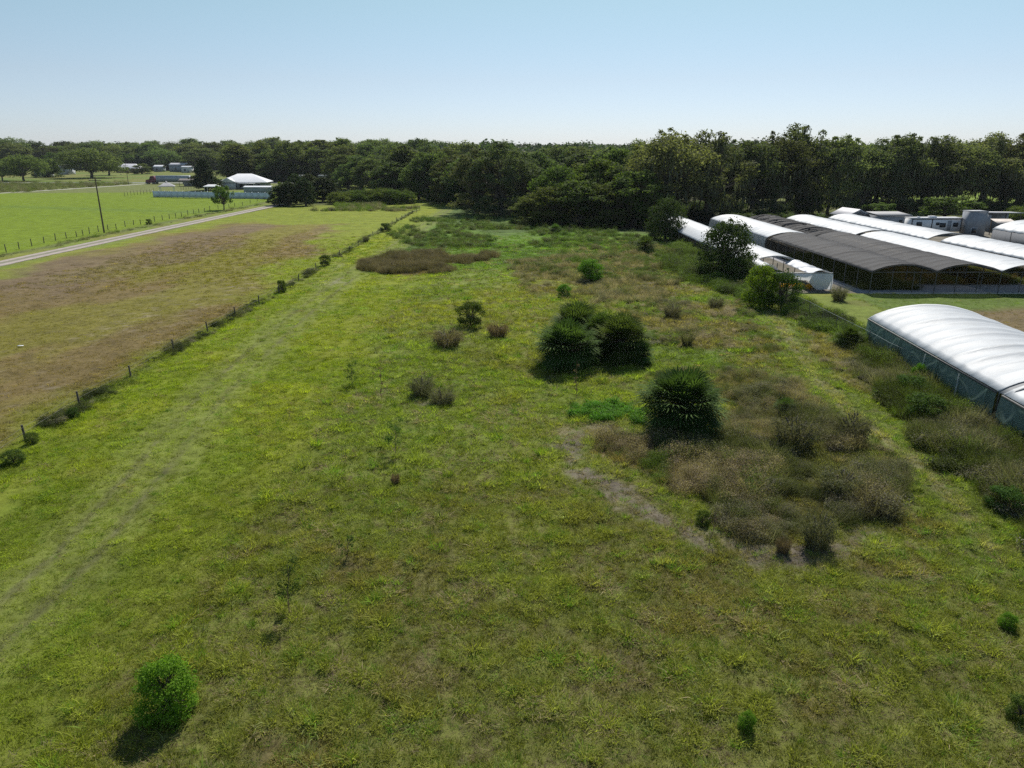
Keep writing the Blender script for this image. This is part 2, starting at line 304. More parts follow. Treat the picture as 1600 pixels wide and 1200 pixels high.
def surface(x, y):
    "albedo (N,3), tuft height factor and kind index (0 lush, 1 meadow, 2 dry, 3 thicket) at ground points"
    x = np.asarray(x, float); y = np.asarray(y, float)
    n1 = fbm(x, y, 14, 1); n2 = fbm(x, y, 3.0, 5); n3 = fbm(x, y, 0.9, 9, 3); n4 = fbm(x, y, 40, 13)
    def C(r, gg, b): return np.array((r, gg, b))[None, :] * np.ones((len(x), 1))
    def mixc(a, b, f): return a * (1 - f[:, None]) + b * f[:, None]
    col = C(0.150, 0.188, 0.038)                                                   # meadow
    col = mixc(col, C(0.180, 0.192, 0.040), sstep(0.45, 0.62, n1))                   # yellower
    nearf = 1 - sstep(16, 46, y + 0.5 * (x - 0) * 0)
    col = mixc(col, C(0.140, 0.140, 0.042), 0.7 * nearf)                            # duller olive close to the camera
    br = sstep(0.50, 0.66, n2) * (0.25 + 0.38 * nearf) * (0.4 + 0.9 * sstep(0.4, 0.6, n4))
    col = mixc(col, C(0.150, 0.118, 0.062), np.clip(br, 0, 1))                       # dead patches
    ht = 0.8 + 0.5 * n2; kind = np.ones(len(x), int)
    # lush strip between fence and meadow
    lush = sstep(-8.5, -15, x + 5 * (n1 - 0.5)) * sstep(-29, -27, x) * (1 - sstep(190, 230, y) * 0)
    col = mixc(col, mixc(C(0.155, 0.195, 0.021), C(0.185, 0.212, 0.025), sstep(0.4, 0.6, n2)), lush)
    col = mixc(col, C(0.105, 0.140, 0.026), lush * nearf * 0.6)
    kind[lush > 0.5] = 0; ht = np.where(lush > 0.5, 0.55 + 0.3 * n2, ht)
    # grass beyond the meadow, rank and green
    rank = sstep(92, 105, y) * sstep(-21, -17, x) * (1 - sstep(30, 36, x))
    col = mixc(col, mixc(C(0.105, 0.175, 0.030), C(0.075, 0.115, 0.032), sstep(0.42, 0.6, n1)), rank)
    # yellow bloom strip beyond
    yb = np.exp(-((y - 190) / 16) ** 2) * sstep(-68, -60, x) * (1 - sstep(-34, -26, x)); col = mixc(col, C(0.26, 0.25, 0.030), 0.55 * np.clip(yb, 0, 1) * sstep(0.4, 0.6, n1 + .1))
    # brown pasture left of the near fence
    d = pdist(x, y, PZ['field']) + 14 * (n1 - 0.5) + 5 * (n2 - 0.5)
    fl = sstep(-2, 3, d) * sstep(-26.2, -27.6, x)
    left = sstep(-26.2, -27.4, x) * sstep(-69, -68, x)
    base = mixc(C(0.150, 0.190, 0.024), C(0.185, 0.205, 0.028), n2)
    col = mixc(col, base, left)
    gpatch = fbm(x, y * 0.45, 9, 31)
    b1 = mixc(C(0.160, 0.122, 0.052), C(0.165, 0.150, 0.036), sstep(0.40, 0.60, gpatch))
    purple = sstep(0.50, 0.66, fbm(x + 40, y * 0.5, 15, 41)) * sstep(60, 85, y)
    b1 = mixc(b1, C(0.150, 0.112, 0.072), purple * 0.75)
    b1 = mixc(b1, C(0.25, 0.21, 0.15), sstep(0.62, 0.78, n3) * 0.6 * np.exp(-((x + 33) / 7) ** 2))
    col = mixc(col, b1, fl)
    kind[(left > 0.5)] = 2; ht = np.where(left > 0.5, 0.42 + 0.2 * n2, ht)
    # weeds along the two pasture fences
    fw = np.exp(-((x + 26.4) / 0.55) ** 2) * sstep(0.35, 0.55, n2)
    col = mixc(col, C(0.085, 0.105, 0.045), np.clip(fw, 0, 1) * 0.8); ht = ht + fw * 0.9
    # bright pasture beyond the gravel road
    bp = sstep(-77.5, -79.5, x)
    far = C(0.125, 0.185, 0.014); far = mixc(far, C(0.145, 0.195, 0.018), n4)
    far = mixc(far, C(0.105, 0.160, 0.030), 0.6 * np.exp(-((y - 0.32 * (-x) - 168) / 4.5) ** 2))
    col = mixc(col, far, bp); kind[bp > 0.5] = 0; ht = np.where(bp > 0.5, 0.4, ht)
    verge = np.exp(-((x + 77.6 - 0.0) / 1.2) ** 2); col = mixc(col, C(0.10, 0.115, 0.045), 0.7 * verge)
    # rough grass and lawns past the pasture
    fr = sstep(284, 290, y + 0.9 * (x + 190) * -0.18) * sstep(-80, -120, x)
    col = mixc(col, mixc(C(0.12, 0.145, 0.045), C(0.155, 0.165, 0.06), n2), fr)
    la = sstep(392, 400, y); col = mixc(col, mixc(C(0.11, 0.16, 0.035), C(0.16, 0.16, 0.05), sstep(0.4, 0.6, n1)), la)
    # right hand rough ground
    rg = sstep(7, 12, x + 6 * (n1 - 0.5)) * sstep(40, 50, y) * (1 - sstep(27.5, 29, x)) * (1 - sstep(105, 120, y))
    col = mixc(col, mixc(C(0.11, 0.155, 0.036), C(0.15, 0.14, 0.060), sstep(0.42, 0.58, n2)), rg * 0.8)
    for k, c, f in (('rough', (0.155, 0.130, 0.070), 0.75), ('rough2', (0.165, 0.135, 0.082), 0.6), ('brush', (0.150, 0.125, 0.082), 0.8), ('thicket', (0.085, 0.080, 0.045), 0.8),
                    ('tan', (0.20, 0.150, 0.095), 0.85), ('heath', (0.125, 0.095, 0.062), 0.95), ('fenceweed', (0.060, 0.078, 0.030), 0.8)):
        d = pdist(x, y, PZ[k]) + 1.6 * (n2 - 0.5) + (5 * (n1 - 0.5) if k != 'heath' else 2 * (n1 - 0.5))
        m = sstep(-0.5, 0.5, d) * (sstep(0.36, 0.56, n2) if k in ('rough', 'rough2', 'brush') else 1) * f
        col = mixc(col, C(*c), m)
        kind[m > 0.45] = 3; ht = np.where(m > 0.45, 1.2, ht)
    # green lane inside the right fence
    d = ldist(x, y, PATH); pm = (1 - sstep(1.0, 2.2, d + 1.2 * (n2 - .5)))
    col = mixc(col, C(0.135, 0.172, 0.042), pm * 0.7); kind[pm > 0.5] = 1; ht = np.where(pm > 0.5, 0.9, ht)
    rut = (1 - sstep(0.15, 0.45, np.abs(d - 0.1) + 0.7 * (n2 - .4))); col = mixc(col, C(0.27, 0.22, 0.16), np.clip(rut, 0, 1) * 0.5)
    # dead thatch on the edge of the thicket
    wd = 0.42 + 0.80 * vnoise(x, y, 2.6, 77)
    d = ldist(x, y, DIRT); dm = (1 - sstep(wd * 0.7, wd * 1.25, d + 1.5 * (n3 - 0.5))) * sstep(.30, .46, fbm(x, y, 1.2, 91))
    for cx, cyy, rr in ((g(675, 628) + (1.1,)), (g(950, 672) + (1.5,)), (g(1060, 400) + (2.0,)), (g(1010, 400) + (1.2,))):
        dm = np.maximum(dm, 0.9 * (1 - sstep(rr * .6, rr * 1.2, np.hypot(x - cx, (y - cyy)) + 1.2 * (n3 - .5))))
    col = mixc(col, mixc(C(0.215, 0.182, 0.150), C(0.11, 0.095, 0.075), n3), dm * (.55 + .45 * sstep(.35, .6, n3)))
    ht = ht * (1 - 0.6 * dm)
    # grassy track with two wheel ruts
    d = ldist(x, y, TRACK); tw = (1 - sstep(1.7, 2.6, d + 0.9 * (n2 - 0.5))); fade = 0.35 + 0.65 * (1 - sstep(35, 120, y) * 0.6)
    col = mixc(col, mixc(C(0.180, 0.208, 0.050), C(0.152, 0.178, 0.048), n3), tw * 0.62)
    ru = np.exp(-((d - 0.82) / 0.20) ** 2) * (0.45 + 0.55 * sstep(0.35, 0.6, n2)); col = mixc(col, C(0.120, 0.108, 0.072), ru * 0.62 * (0.6 + 0.4 * fade))
    ht = ht * (1 - 0.45 * tw - 0.35 * ru)
    bare = sstep(0.60, 0.72, fbm(x, y * .4, 5, 63)) * np.exp(-((x + 20) / 3.2) ** 2) * np.exp(-((y - 104) / 16) ** 2); col = mixc(col, C(0.25, 0.23, 0.19), np.clip(bare * 1.3, 0, 1)); ht = ht * (1 - bare)
    # mown yard by the greenhouses, brown at its middle
    yd = sstep(36.5, 38, x) * (1 - sstep(79.4, 79.9, y)) * sstep(5, 10, y)
    col = mixc(col, C(0.105, 0.150, 0.034), yd)
    bm = sstep(0, 4, pdist(x, y, [(38, 40), (38, 66), (43, 72.5), (58, 75.5), (90, 76), (90, 30), (38, 30)]) + 3 * (n2 - .5)); col = mixc(col, C(0.165, 0.120, 0.070), yd * bm * 0.9)
    kind[yd > 0.5] = 0; ht = np.where(yd > 0.5, 0.25, ht)
    # nursery ground, sandy lanes and litter under trees
    nu = sstep(29, 30, x) * sstep(79.8, 80.4, y) * (1 - sstep(150, 158, y)) * (1 - sstep(140, 160, x))
    col = mixc(col, mixc(C(0.21, 0.19, 0.16), C(0.10, 0.095, 0.07), n2), nu); ht = np.where(nu > 0.5, 0, ht)
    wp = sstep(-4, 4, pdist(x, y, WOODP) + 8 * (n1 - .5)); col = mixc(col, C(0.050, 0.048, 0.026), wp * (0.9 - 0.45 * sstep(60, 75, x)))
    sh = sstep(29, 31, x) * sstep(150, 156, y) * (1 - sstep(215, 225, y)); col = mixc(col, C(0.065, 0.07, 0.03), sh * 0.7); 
    mf = sstep(214, 222, y) * sstep(100, 140, x); col = mixc(col, C(0.15, 0.21, 0.03), mf)
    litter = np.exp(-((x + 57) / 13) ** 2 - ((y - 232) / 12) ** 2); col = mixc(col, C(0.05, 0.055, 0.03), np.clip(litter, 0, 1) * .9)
    return np.clip(col, 0.01, 0.9), ht, kind

def relief(x, y):
    x = np.asarray(x, float); y = np.asarray(y, float)
    near = (1 - sstep(50, 85, y)) * (1 - sstep(26, 40, np.abs(x))); med = 1 - sstep(260, 400, np.hypot(x, y))
    z = near * (0.13 * (vnoise(x, y, 0.62, 310) - 0.5) + 0.14 * (fbm(x, y, 1.1, 201, 3) - 0.5) + 0.10 * (fbm(x, y, 3.5, 207, 2) - 0.5)) + med * 0.5 * (fbm(x, y, 22, 211, 2) - 0.5)
    flat = sstep(28.8, 30, x) * sstep(-20, 0, y) * (1 - sstep(150, 160, y)); z = z * (1 - flat)
    fl2 = (1 - sstep(2, 5, np.abs(x + 72.5))); z = z * (1 - fl2)
    return z
def gz(x, y): return float(relief(np.array([x]), np.array([y]))[0])

def axis_lines(segs):
    out = [segs[0][0]]
    for a, b, s in segs:
        n = max(1, int(round((b - a) / s))); out += list(a + (b - a) * (np.arange(n) + 1) / n)
    return np.array(out)
def ground():
    xs = axis_lines([(-6000, -1200, 600), (-1200, -320, 40), (-320, -90, 2.5), (-90, -45, 0.6), (-45, -22, 0.45), (-22, 24, 0.26), (24, 50, 0.45), (50, 100, 1.2), (100, 320, 5), (320, 1200, 40), (1200, 6000, 600)])
    ys = axis_lines([(-60, 8, 8), (8, 46, 0.24), (46, 90, 0.4), (90, 160, 0.8), (160, 300, 1.6), (300, 460, 4), (460, 1300, 40), (1300, 8000, 500)])
    X, Y = np.meshgrid(xs, ys); nx, ny = len(xs), len(ys); x = X.ravel(); y = Y.ravel()
    z = relief(x, y)
    # distant rise that closes the view
    z = z + 9 * sstep(900, 2600, y) * (0.4 + 1.2 * vnoise(x, y, 1300, 5))
    V = np.stack([x, y, z], 1)
    i = np.arange(ny - 1)[:, None] * nx + np.arange(nx - 1)[None, :]; i = i.ravel()
    mb = MB(); mb.add(V, np.stack([i, i + 1, i + nx + 1, i + nx], 1))
    m = bpy.data.materials.new('ground'); m.use_nodes = True; n = m.node_tree.nodes; l = m.node_tree.links
    b = n['Principled BSDF']; b.inputs['Roughness'].default_value = 0.95; b.inputs['Specular IOR Level'].default_value = 0.08
    at = n.new('ShaderNodeAttribute'); at.attribute_name = 'col'
    tc = n.new('ShaderNodeTexCoord')
    n1 = n.new('ShaderNodeTexNoise'); n1.inputs['Scale'].default_value = 2.2; n1.inputs['Detail'].default_value = 8; n1.inputs['Roughness'].default_value = 0.75; l.new(tc.outputs['Object'], n1.inputs['Vector'])
    n2 = n.new('ShaderNodeTexNoise'); n2.inputs['Scale'].default_value = 0.35; n2.inputs['Detail'].default_value = 6; n2.inputs['Roughness'].default_value = 0.7; l.new(tc.outputs['Object'], n2.inputs['Vector'])
    ad = n.new('ShaderNodeMath'); ad.operation = 'ADD'; l.new(n1.outputs[0], ad.inputs[0]); l.new(n2.outputs[0], ad.inputs[1])
    mr = n.new('ShaderNodeMapRange'); mr.inputs[1].default_value = 0.7; mr.inputs[2].default_value = 1.3; mr.inputs[3].default_value = 0.55; mr.inputs[4].default_value = 1.45; l.new(ad.outputs[0], mr.inputs[0])
    vm = n.new('ShaderNodeVectorMath'); vm.operation = 'SCALE'; l.new(at.outputs['Color'], vm.inputs[0]); l.new(mr.outputs[0], vm.inputs['Scale'])
    l.new(vm.outputs[0], b.inputs['Base Color'])
    bu = n.new('ShaderNodeBump'); bu.inputs['Strength'].default_value = 0.7; bu.inputs['Distance'].default_value = 0.12; l.new(n1.outputs[0], bu.inputs['Height']); l.new(bu.outputs[0], b.inputs['Normal'])
    o = mb.build('ground', m, smooth=True)
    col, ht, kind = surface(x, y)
    tuft_shade = (1 - sstep(60, 130, y))[:, None]
    col = col * (1 - 0.12 * tuft_shade)  # shade beneath the near tufts put into the ground colour
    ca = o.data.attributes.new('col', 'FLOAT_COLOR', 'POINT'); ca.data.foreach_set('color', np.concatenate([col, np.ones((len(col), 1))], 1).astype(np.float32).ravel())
    tag(o, 'open grass field and pasture land reaching to the horizon', 'ground', kind='structure')
ground()

def ribbon(name, line, hw, z, m, label, cat, rag=0.25, kind='structure', step=1.2):
    pts = []
    for (x0, y0), (x1, y1) in zip(line[:-1], line[1:]):
        n = max(1, int(math.hypot(x1 - x0, y1 - y0) / step))
        pts += [(x0 + (x1 - x0) * i / n, y0 + (y1 - y0) * i / n) for i in range(n)]
    pts.append(line[-1]); V = []
    for i, (x, y) in enumerate(pts):
        a = pts[max(i - 1, 0)]; b = pts[min(i + 1, len(pts) - 1)]; dx, dy = b[0] - a[0], b[1] - a[1]; L = math.hypot(dx, dy); nx_, ny_ = -dy / L, dx / L
        for k in range(5):
            t = -1 + k / 2; h = hw + (rag * (random.random() - .5) if abs(t) == 1 else 0)
            V.append((x + nx_ * t * h, y + ny_ * t * h, z + (0.02 if abs(t) < 0.9 else -0.03)))
    Fc = [(i * 5 + k, i * 5 + k + 1, (i + 1) * 5 + k + 1, (i + 1) * 5 + k) for i in range(len(pts) - 1) for k in range(4)]
    o = MB().add(V, Fc).build(name, m); return tag(o, label, cat, kind=kind)
M['gravel'] = mat('pale_gravel', (0.36, 0.31, 0.28), 0.95, vs=1.5, bump=0.3, col2=(0.27, 0.23, 0.20))
M['strip'] = mat('gravel_crown', (0.20, 0.175, 0.14), 0.95, vs=1.0, bump=0.3, col2=(0.14, 0.15, 0.08))
M['sand'] = mat('pale_track', (0.36, 0.35, 0.30), 0.95, var=0.15, vs=0.5)
M['asphalt'] = mat('asphalt', (0.20, 0.20, 0.20), 0.9, var=0.12, vs=0.8)
M['mat_ground'] = mat('weed_mat', (0.24, 0.24, 0.26), 0.85, var=0.2, vs=1.2)
GR = [(-74.6, 30), (-73.3, 70), (-72.4, 102), (-72.0, 140), (-71.2, 180), (-70.3, 217), (-70.2, 226)]
ribbon('gravel_road', GR, 1.9, 0.05, M['strip'], 'gravel farm road with a duller middle strip running beside the left pasture fence', 'road')
for s in (-1, 1):
    ribbon('wheel_track', [(x + s * 1.05, y) for x, y in GR], 0.62, 0.075, M['gravel'], ('left' if s < 0 else 'right') + ' pale wheel track worn into the gravel farm road', 'wheel track', rag=0.3)
ribbon('far_track', [(-230, 262), (-196.9, 287.2), (-190, 320), (-184.8, 354.6), (-183, 372)], 1.6, 0.06, M['sand'], 'pale sandy track along the far side of the bright green pasture', 'track', step=4)
ribbon('highway', [(-420, 392), (-183, 386), (-60, 384), (60, 388)], 4.2, 0.08, M['asphalt'], 'grey country highway crossing behind the pasture and the white roofed house', 'road', rag=0, step=8)
ribbon('sandy_lane', [(110, 232), (150, 226), (220, 214)], 3.0, 0.07, M['sand'], 'pale sandy lane beyond the moss hung oaks at the right', 'lane', rag=0.6, step=2)
o = MB().box(38.5, 68, 79.9, 112, -0.2, 0.03).build('weed_mat', M['mat_ground']); tag(o, 'grey weed mat floor under the greenhouse tunnels', 'ground cloth', kind='structure')

# ------------------------------------------------------------------ grass and low weeds (nobody could count them)
rng = np.random.default_rng(3)
def blades(n, rad, h, wd, lean, seed, droop=0.5, thin=1.0, seg=2, hv=0.5):
    r = np.random.default_rng(seed); mb = MB()
    th = r.uniform(0, 2 * np.pi, n); rr = rad * np.sqrt(r.uniform(0, 1, n)); bx = rr * np.cos(th); by = rr * np.sin(th)
    H = h * r.uniform(1 - hv, 1 + hv * 0.6, n); la = th + r.normal(0, 0.9, n); L = lean * r.uniform(0.2, 1.2, n)
    ww = wd * r.uniform(0.6, 1.3, n); tw = r.uniform(0, np.pi, n); ux = np.cos(tw); uy = np.sin(tw)
    V = []; fr = np.linspace(0, 1, seg + 1)
    for i, f in enumerate(fr):
        cx = bx + np.cos(la) * L * H * (f ** 1.6); cy_ = by + np.sin(la) * L * H * (f ** 1.6); cz = H * (f - droop * 0.45 * f * f) - 0.03
        wf = (1 - f) ** 0.6 * ww * (thin if f > 0 else 1) / 2
        if i < seg:
            V.append(np.stack([cx - ux * wf, cy_ - uy * wf, cz], 1)); V.append(np.stack([cx + ux * wf, cy_ + uy * wf, cz], 1))
        else: V.append(np.stack([cx, cy_, cz], 1))
    K = len(V); A = np.stack(V, 1).reshape(-1, 3); base = np.arange(n) * K
    val = np.repeat(r.uniform(0, 1, n), K)
    q = []; 
    for i in range(seg - 1): q.append(np.stack([base + 2 * i, base + 2 * i + 1, base + 2 * i + 3, base + 2 * i + 2], 1))
    mb.v.append(A); mb.a.append(val); mb.n = len(A)
    if q: mb.f.append(np.concatenate(q))
    i = seg - 1; mb.f.append(np.stack([base + 2 * i, base + 2 * i + 1, base + 2 * i + 2], 1))
    return mb
def leafcloud(centres, radii, n, size, seed, flat=1.0, shell=0.55, up=0.3, asp=0.6, quad=True, vb=0.35):
    "n leaf faces spread through ellipsoid clumps; attribute v lighter for some clumps"
    r = np.random.default_rng(seed); C = np.asarray(centres, float); RR = np.asarray(radii, float).reshape(len(C), -1)
    if RR.shape[1] == 1: RR = np.repeat(RR, 3, 1) * np.array([1, 1, flat])
    w_ = RR[:, 0] ** 2; k = r.choice(len(C), n, p=w_ / w_.sum())
    d = r.normal(0, 1, (n, 3)); d /= np.linalg.norm(d, axis=1)[:, None]
    d[:, 2] = np.where((d[:, 2] < -0.2) & (r.random(n) < 0.5), -d[:, 2], d[:, 2])
    rad = shell + (1 - shell) * r.random(n) ** 0.6; rad *= r.choice([1, 1.12, 0.75], n)
    p = C[k] + d * RR[k] * rad[:, None]
    nn = d + r.normal(0, 0.75, (n, 3)) + np.array([0, 0, up]); nn /= np.linalg.norm(nn, axis=1)[:, None]
    a = np.cross(nn, r.normal(0, 1, (n, 3))); a /= np.linalg.norm(a, axis=1)[:, None]; b = np.cross(nn, a)
    s = size * r.uniform(0.55, 1.35, n)[:, None]
    cv = r.random(len(C))[k]; val = np.clip(vb * cv + (1 - vb) * r.random(n), 0, 1)
    if quad:
        V = np.stack([p - a * s, p + b * s * asp, p + a * s, p - b * s * asp], 1).reshape(-1, 3); K = 4
    else:
        V = np.stack([p - a * s, p + a * s * .8 + b * s * asp, p + a * s * .6 - b * s * asp], 1).reshape(-1, 3); K = 3
    base = np.arange(n) * K; mb = MB(); mb.v.append(V); mb.a.append(np.repeat(val, K)); mb.n = len(V)
    mb.f.append(base[:, None] + np.arange(K)[None, :]); return mb
def merge(*mbs):
    out = MB()
    for m_ in mbs:
        for v, a in zip(m_.v, m_.a): pass
        off = out.n
        out.v += m_.v; out.a += m_.a; out.f += [f + off for f in m_.f]; out.n += m_.n
    return out

GM = M['grass']
PROTO = {
 'tuftA': blades(60, 0.26, 0.24, 0.022, 1.1, 1, 0.9).build('p', GM, False),
 'tuftB': blades(60, 0.30, 0.17, 0.022, 1.5, 2, 1.0).build('p', GM, False),
 'tuftC': blades(46, 0.14, 0.34, 0.020, 0.8, 3, 0.8).build('p', GM, False),
 'thatch': blades(70, 0.26, 0.15, 0.022, 1.9, 44, 1.2).build('p', GM, False),
 'mat': blades(70, 0.42, 0.11, 0.024, 1.6, 4, 1.0).build('p', GM, False),
 'far': blades(80, 0.75, 0.22, 0.06, 1.0, 5, 0.8).build('p', GM, False),
 'tall': merge(blades(70, 0.34, 0.58, 0.015, 0.7, 6, 0.7, seg=2), leafcloud([(0, 0, .45)], [(0.32, .32, .3)], 90, 0.022, 60)).build('p', GM, False),
 'brush': merge(leafcloud([(0, 0, .3), (.2, .1, .42), (-.2, .15, .34), (0, -.2, .25)], [(0.36, .36, .32)] * 4, 520, 0.022, 61), blades(110, 0.42, 0.62, 0.009, 0.8, 7, 0.4, seg=2)).build('p', GM, False),
 'leafy': merge(leafcloud([(0, 0, .15), (.25, .1, .22), (-.22, .15, .18), (0.05, -.25, .15)], [(0.3, .3, .2)] * 4, 420, 0.038, 62, up=1.0), blades(20, 0.3, 0.4, 0.02, 0.6, 8)).build('p', GM, False),
 'twig': blades(150, 0.45, 0.85, 0.013, 0.75, 9, 0.3, seg=2).build('p', GM, False),
}
def scatter(name, X, Y, Z, sc, idx, col, protos, label, cat):
    n = len(X); me = bpy.data.meshes.new(name); me.vertices.add(n)
    me.vertices.foreach_set('co', np.stack([X, Y, Z], 1).astype(np.float32).ravel())
    r = np.random.default_rng(len(name) + n)
    rot = np.stack([r.normal(0, 0.10, n), r.normal(0, 0.10, n), r.uniform(0, 6.283, n)], 1)
    def attr(nm, ty, data, key): a = me.attributes.new(nm, ty, 'POINT'); a.data.foreach_set(key, np.ascontiguousarray(data).ravel())
    attr('rot', 'FLOAT_VECTOR', rot.astype(np.float32), 'vector'); attr('sc', 'FLOAT', np.asarray(sc).astype(np.float32), 'value')
    attr('idx', 'INT', np.asarray(idx).astype(np.int32), 'value'); attr('col', 'FLOAT_VECTOR', col.astype(np.float32), 'vector')
    o = bpy.data.objects.new(name, me); COL.objects.link(o); me.materials.append(GM)
    ng = bpy.data.node_groups.new(name, 'GeometryNodeTree')
    ng.interface.new_socket('Geometry', in_out='INPUT', socket_type='NodeSocketGeometry'); ng.interface.new_socket('Geometry', in_out='OUTPUT', socket_type='NodeSocketGeometry')
    N = ng.nodes; L = ng.links; gi = N.new('NodeGroupInput'); go = N.new('NodeGroupOutput'); jo = N.new('GeometryNodeJoinGeometry')
    def named(nm, ty):
        a = N.new('GeometryNodeInputNamedAttribute'); a.data_type = ty; a.inputs[0].default_value = nm; return [s for s in a.outputs if s.enabled][0]
    ar, asc, ai = named('rot', 'FLOAT_VECTOR'), named('sc', 'FLOAT'), named('idx', 'INT')
    for k, p in enumerate(protos):
        oi = N.new('GeometryNodeObjectInfo'); oi.inputs['Object'].default_value = PROTO[p]
        ip = N.new('GeometryNodeInstanceOnPoints'); cm = N.new('FunctionNodeCompare'); cm.data_type = 'INT'; cm.operation = 'EQUAL'
        ints = [s for s in cm.inputs if s.enabled]; L.new(ai, ints[0]); ints[1].default_value = k
        L.new(gi.outputs[0], ip.inputs['Points']); L.new(cm.outputs[0], ip.inputs['Selection']); L.new(oi.outputs['Geometry'], ip.inputs['Instance'])
        L.new(ar, ip.inputs['Rotation']); L.new(asc, ip.inputs['Scale']); L.new(ip.outputs[0], jo.inputs[0])
    L.new(jo.outputs[0], go.inputs[0])
    md = o.modifiers.new('scatter', 'NODES'); md.node_group = ng
    return tag(o, label, cat, kind='stuff')
def jit(x0, x1, y0, y1, s):
    nx, ny = int((x1 - x0) / s), int((y1 - y0) / s); X, Y = np.meshgrid(x0 + (np.arange(nx) + .5) * s, y0 + (np.arange(ny) + .5) * s)
    X = X.ravel() + rng.uniform(-.6, .6, nx * ny) * s; Y = Y.ravel() + rng.uniform(-.6, .6, nx * ny) * s
    k = (np.abs(X) < 0.80 * Y + 5) & (Y > 12); return X[k], Y[k]
def built(X, Y):
    "ground taken by roads, tunnels, tracks"
    b = (X > 28.6) & (X < 37) & (Y < 58.5) | (X > 29) & (Y > 79.8) & (Y < 158) | (np.abs(X + 72.3) < 2.2)
    return b
def grass(x0, x1, y0, y1, s, name, label, scl=1.0, protos=('tuftA', 'tuftB', 'tuftC', 'mat', 'thatch'), far=False, only=None, fo=0.2, fi=0.0):
    X, Y = jit(x0, x1, y0, y1, s); col, ht, kind = surface(X, Y); r = np.random.default_rng(int(y0 * 7 + x0 + 1000)); L = y1 - y0
    k = ~built(X, Y) & (ht > 0.12)
    if only is not None: k &= np.isin(kind, only)
    k &= r.random(len(X)) < np.clip(0.55 + ht * 0.7, 0, 1)
    k &= r.random(len(X)) < 0.70 + 0.5 * vnoise(X, Y, 0.8, 300)
    k &= r.random(len(X)) < (1 - sstep(y1 - fo * L, y1, Y)) * (sstep(y0, y0 + fi * L, Y) if fi else 1)
    if far: k &= (r.random(len(X)) < sstep(x0, x0 + 8, X))
    X, Y, col, ht, kind = X[k], Y[k], col[k], ht[k], kind[k]; n = len(X)
    idx = np.zeros(n, int) if far else np.where(kind == 0, r.choice([1, 3, 3, 0], n), np.where(kind == 2, r.choice([3, 3, 1], n), r.choice([0, 0, 1, 2, 3], n)))
    lump = vnoise(X, Y, 0.62, 310)
    sc = scl * (0.55 + 0.55 * np.clip(ht, 0, 1.4)) * r.uniform(0.75, 1.2, n) * np.where(kind == 1, 0.58 + 0.8 * lump, 0.75 + 0.5 * lump)
    v = (r.uniform(0.72, 1.28, n) * (0.68 + 0.66 * lump))[:, None]; c = col * v * np.array((1.58, 1.56, 1.18))  # mounds lighter, hollows darker: tuft light and shade put into the blade colour
    dry = (r.random(n) < np.where(kind == 1, 0.04 + 0.30 * sstep(.45, .75, vnoise(X, Y, 1.1, 330)) + .30 * sstep(.42, .2, lump), np.where(kind == 2, 0.22, 0.03))); c[dry] = np.array((0.27, 0.22, 0.13)) * v[dry]
    if not far: idx[dry & (kind == 1)] = 4
    pale = (r.random(n) < 0.10) & (kind == 1); c[pale] = np.array((0.24, 0.27, 0.10)) * v[pale]
    lush = (r.random(n) < 0.10) & (kind <= 1); c[lush] = np.array((0.14, 0.23, 0.03)) * v[lush]
    scatter(name, X, Y, relief(X, Y) - 0.01, sc, idx, c, ('far',) if far else protos, label, 'grass')
grass(-22, 32, 12, 33, 0.19, 'near_grass', 'tufted olive green meadow grass in the foreground', 0.86)
grass(-30, 32, 29, 56, 0.30, 'meadow_grass', 'yellow green tufted grass of the middle meadow around the palms', 1.1, fi=.12)
grass(-30, 32, 50, 88, 0.48, 'far_meadow_grass', 'yellow green grass between the palms and the dead weed bank', 1.45, fi=.15)
grass(-62, 32, 75, 150, 0.80, 'field_grass', 'short field grass beyond the palms and over the brown pasture', 0.9, far=True, fo=.5, fi=.25)
grass(-64, -27, 20, 90, 0.5, 'pasture_grass', 'short brown and green grass of the grazed left pasture', 1.1, only=[2], fo=.35)
grass(37, 56, 56, 80, 0.5, 'yard_grass', 'mown green grass strip in front of the shade tunnels', 1.0, fo=0.01)

def weeds(poly, n, protos, cols, name, label, sc=(0.7, 1.3), noise=None, cat='weeds', zoff=0, edge=4.0):
    if name == 'fence_weeds': edge = 1.0; fw_ = True
    else: fw_ = False
    xs = [p[0] for p in poly]; ys = [p[1] for p in poly]; r = np.random.default_rng(n + len(name))
    X = r.uniform(min(xs) - 1, max(xs) + 1, n * 3); Y = r.uniform(min(ys) - 1, max(ys) + 1, n * 3)
    d = pdist(X, Y, poly) + edge * (fbm(X, Y, 3, 400) - 0.5)
    k = (~(fw_ & (r.random(len(X)) < sstep(55, 120, Y) * .8))) & (d > 0) & (ldist(X, Y, PATH) > 0.5 + 1.9 * vnoise(X, Y, 2, 440)) & ~((pdist(X, Y, PZ['tan']) > 0) & (name == 'weed_thicket') & (r.random(len(X)) < .75)) & (ldist(X, Y, DIRT) > .35) & ~((X > 28.3) & (X < 37) & (Y < 58))
    if noise: k &= fbm(X, Y, noise[0], noise[2] if len(noise) > 2 else 410, 3) > noise[1]
    X, Y = X[k][:n], Y[k][:n]; m_ = len(X)
    cols = np.array(cols); f = fbm(X, Y, 2.2, 420, 3); ci = np.clip(((f - 0.3) / 0.4 * len(cols) + r.normal(0, 0.6, m_)).astype(int), 0, len(cols) - 1)
    c = cols[ci] * r.uniform(0.7, 1.3, m_)[:, None]
    scatter(name, X, Y, relief(X, Y) - 0.02 + zoff, r.uniform(sc[0], sc[1], m_) * (0.5 + 0.95 * vnoise(X, Y, 2.3, 430)), r.integers(0, len(protos), m_), c, protos, label, cat)
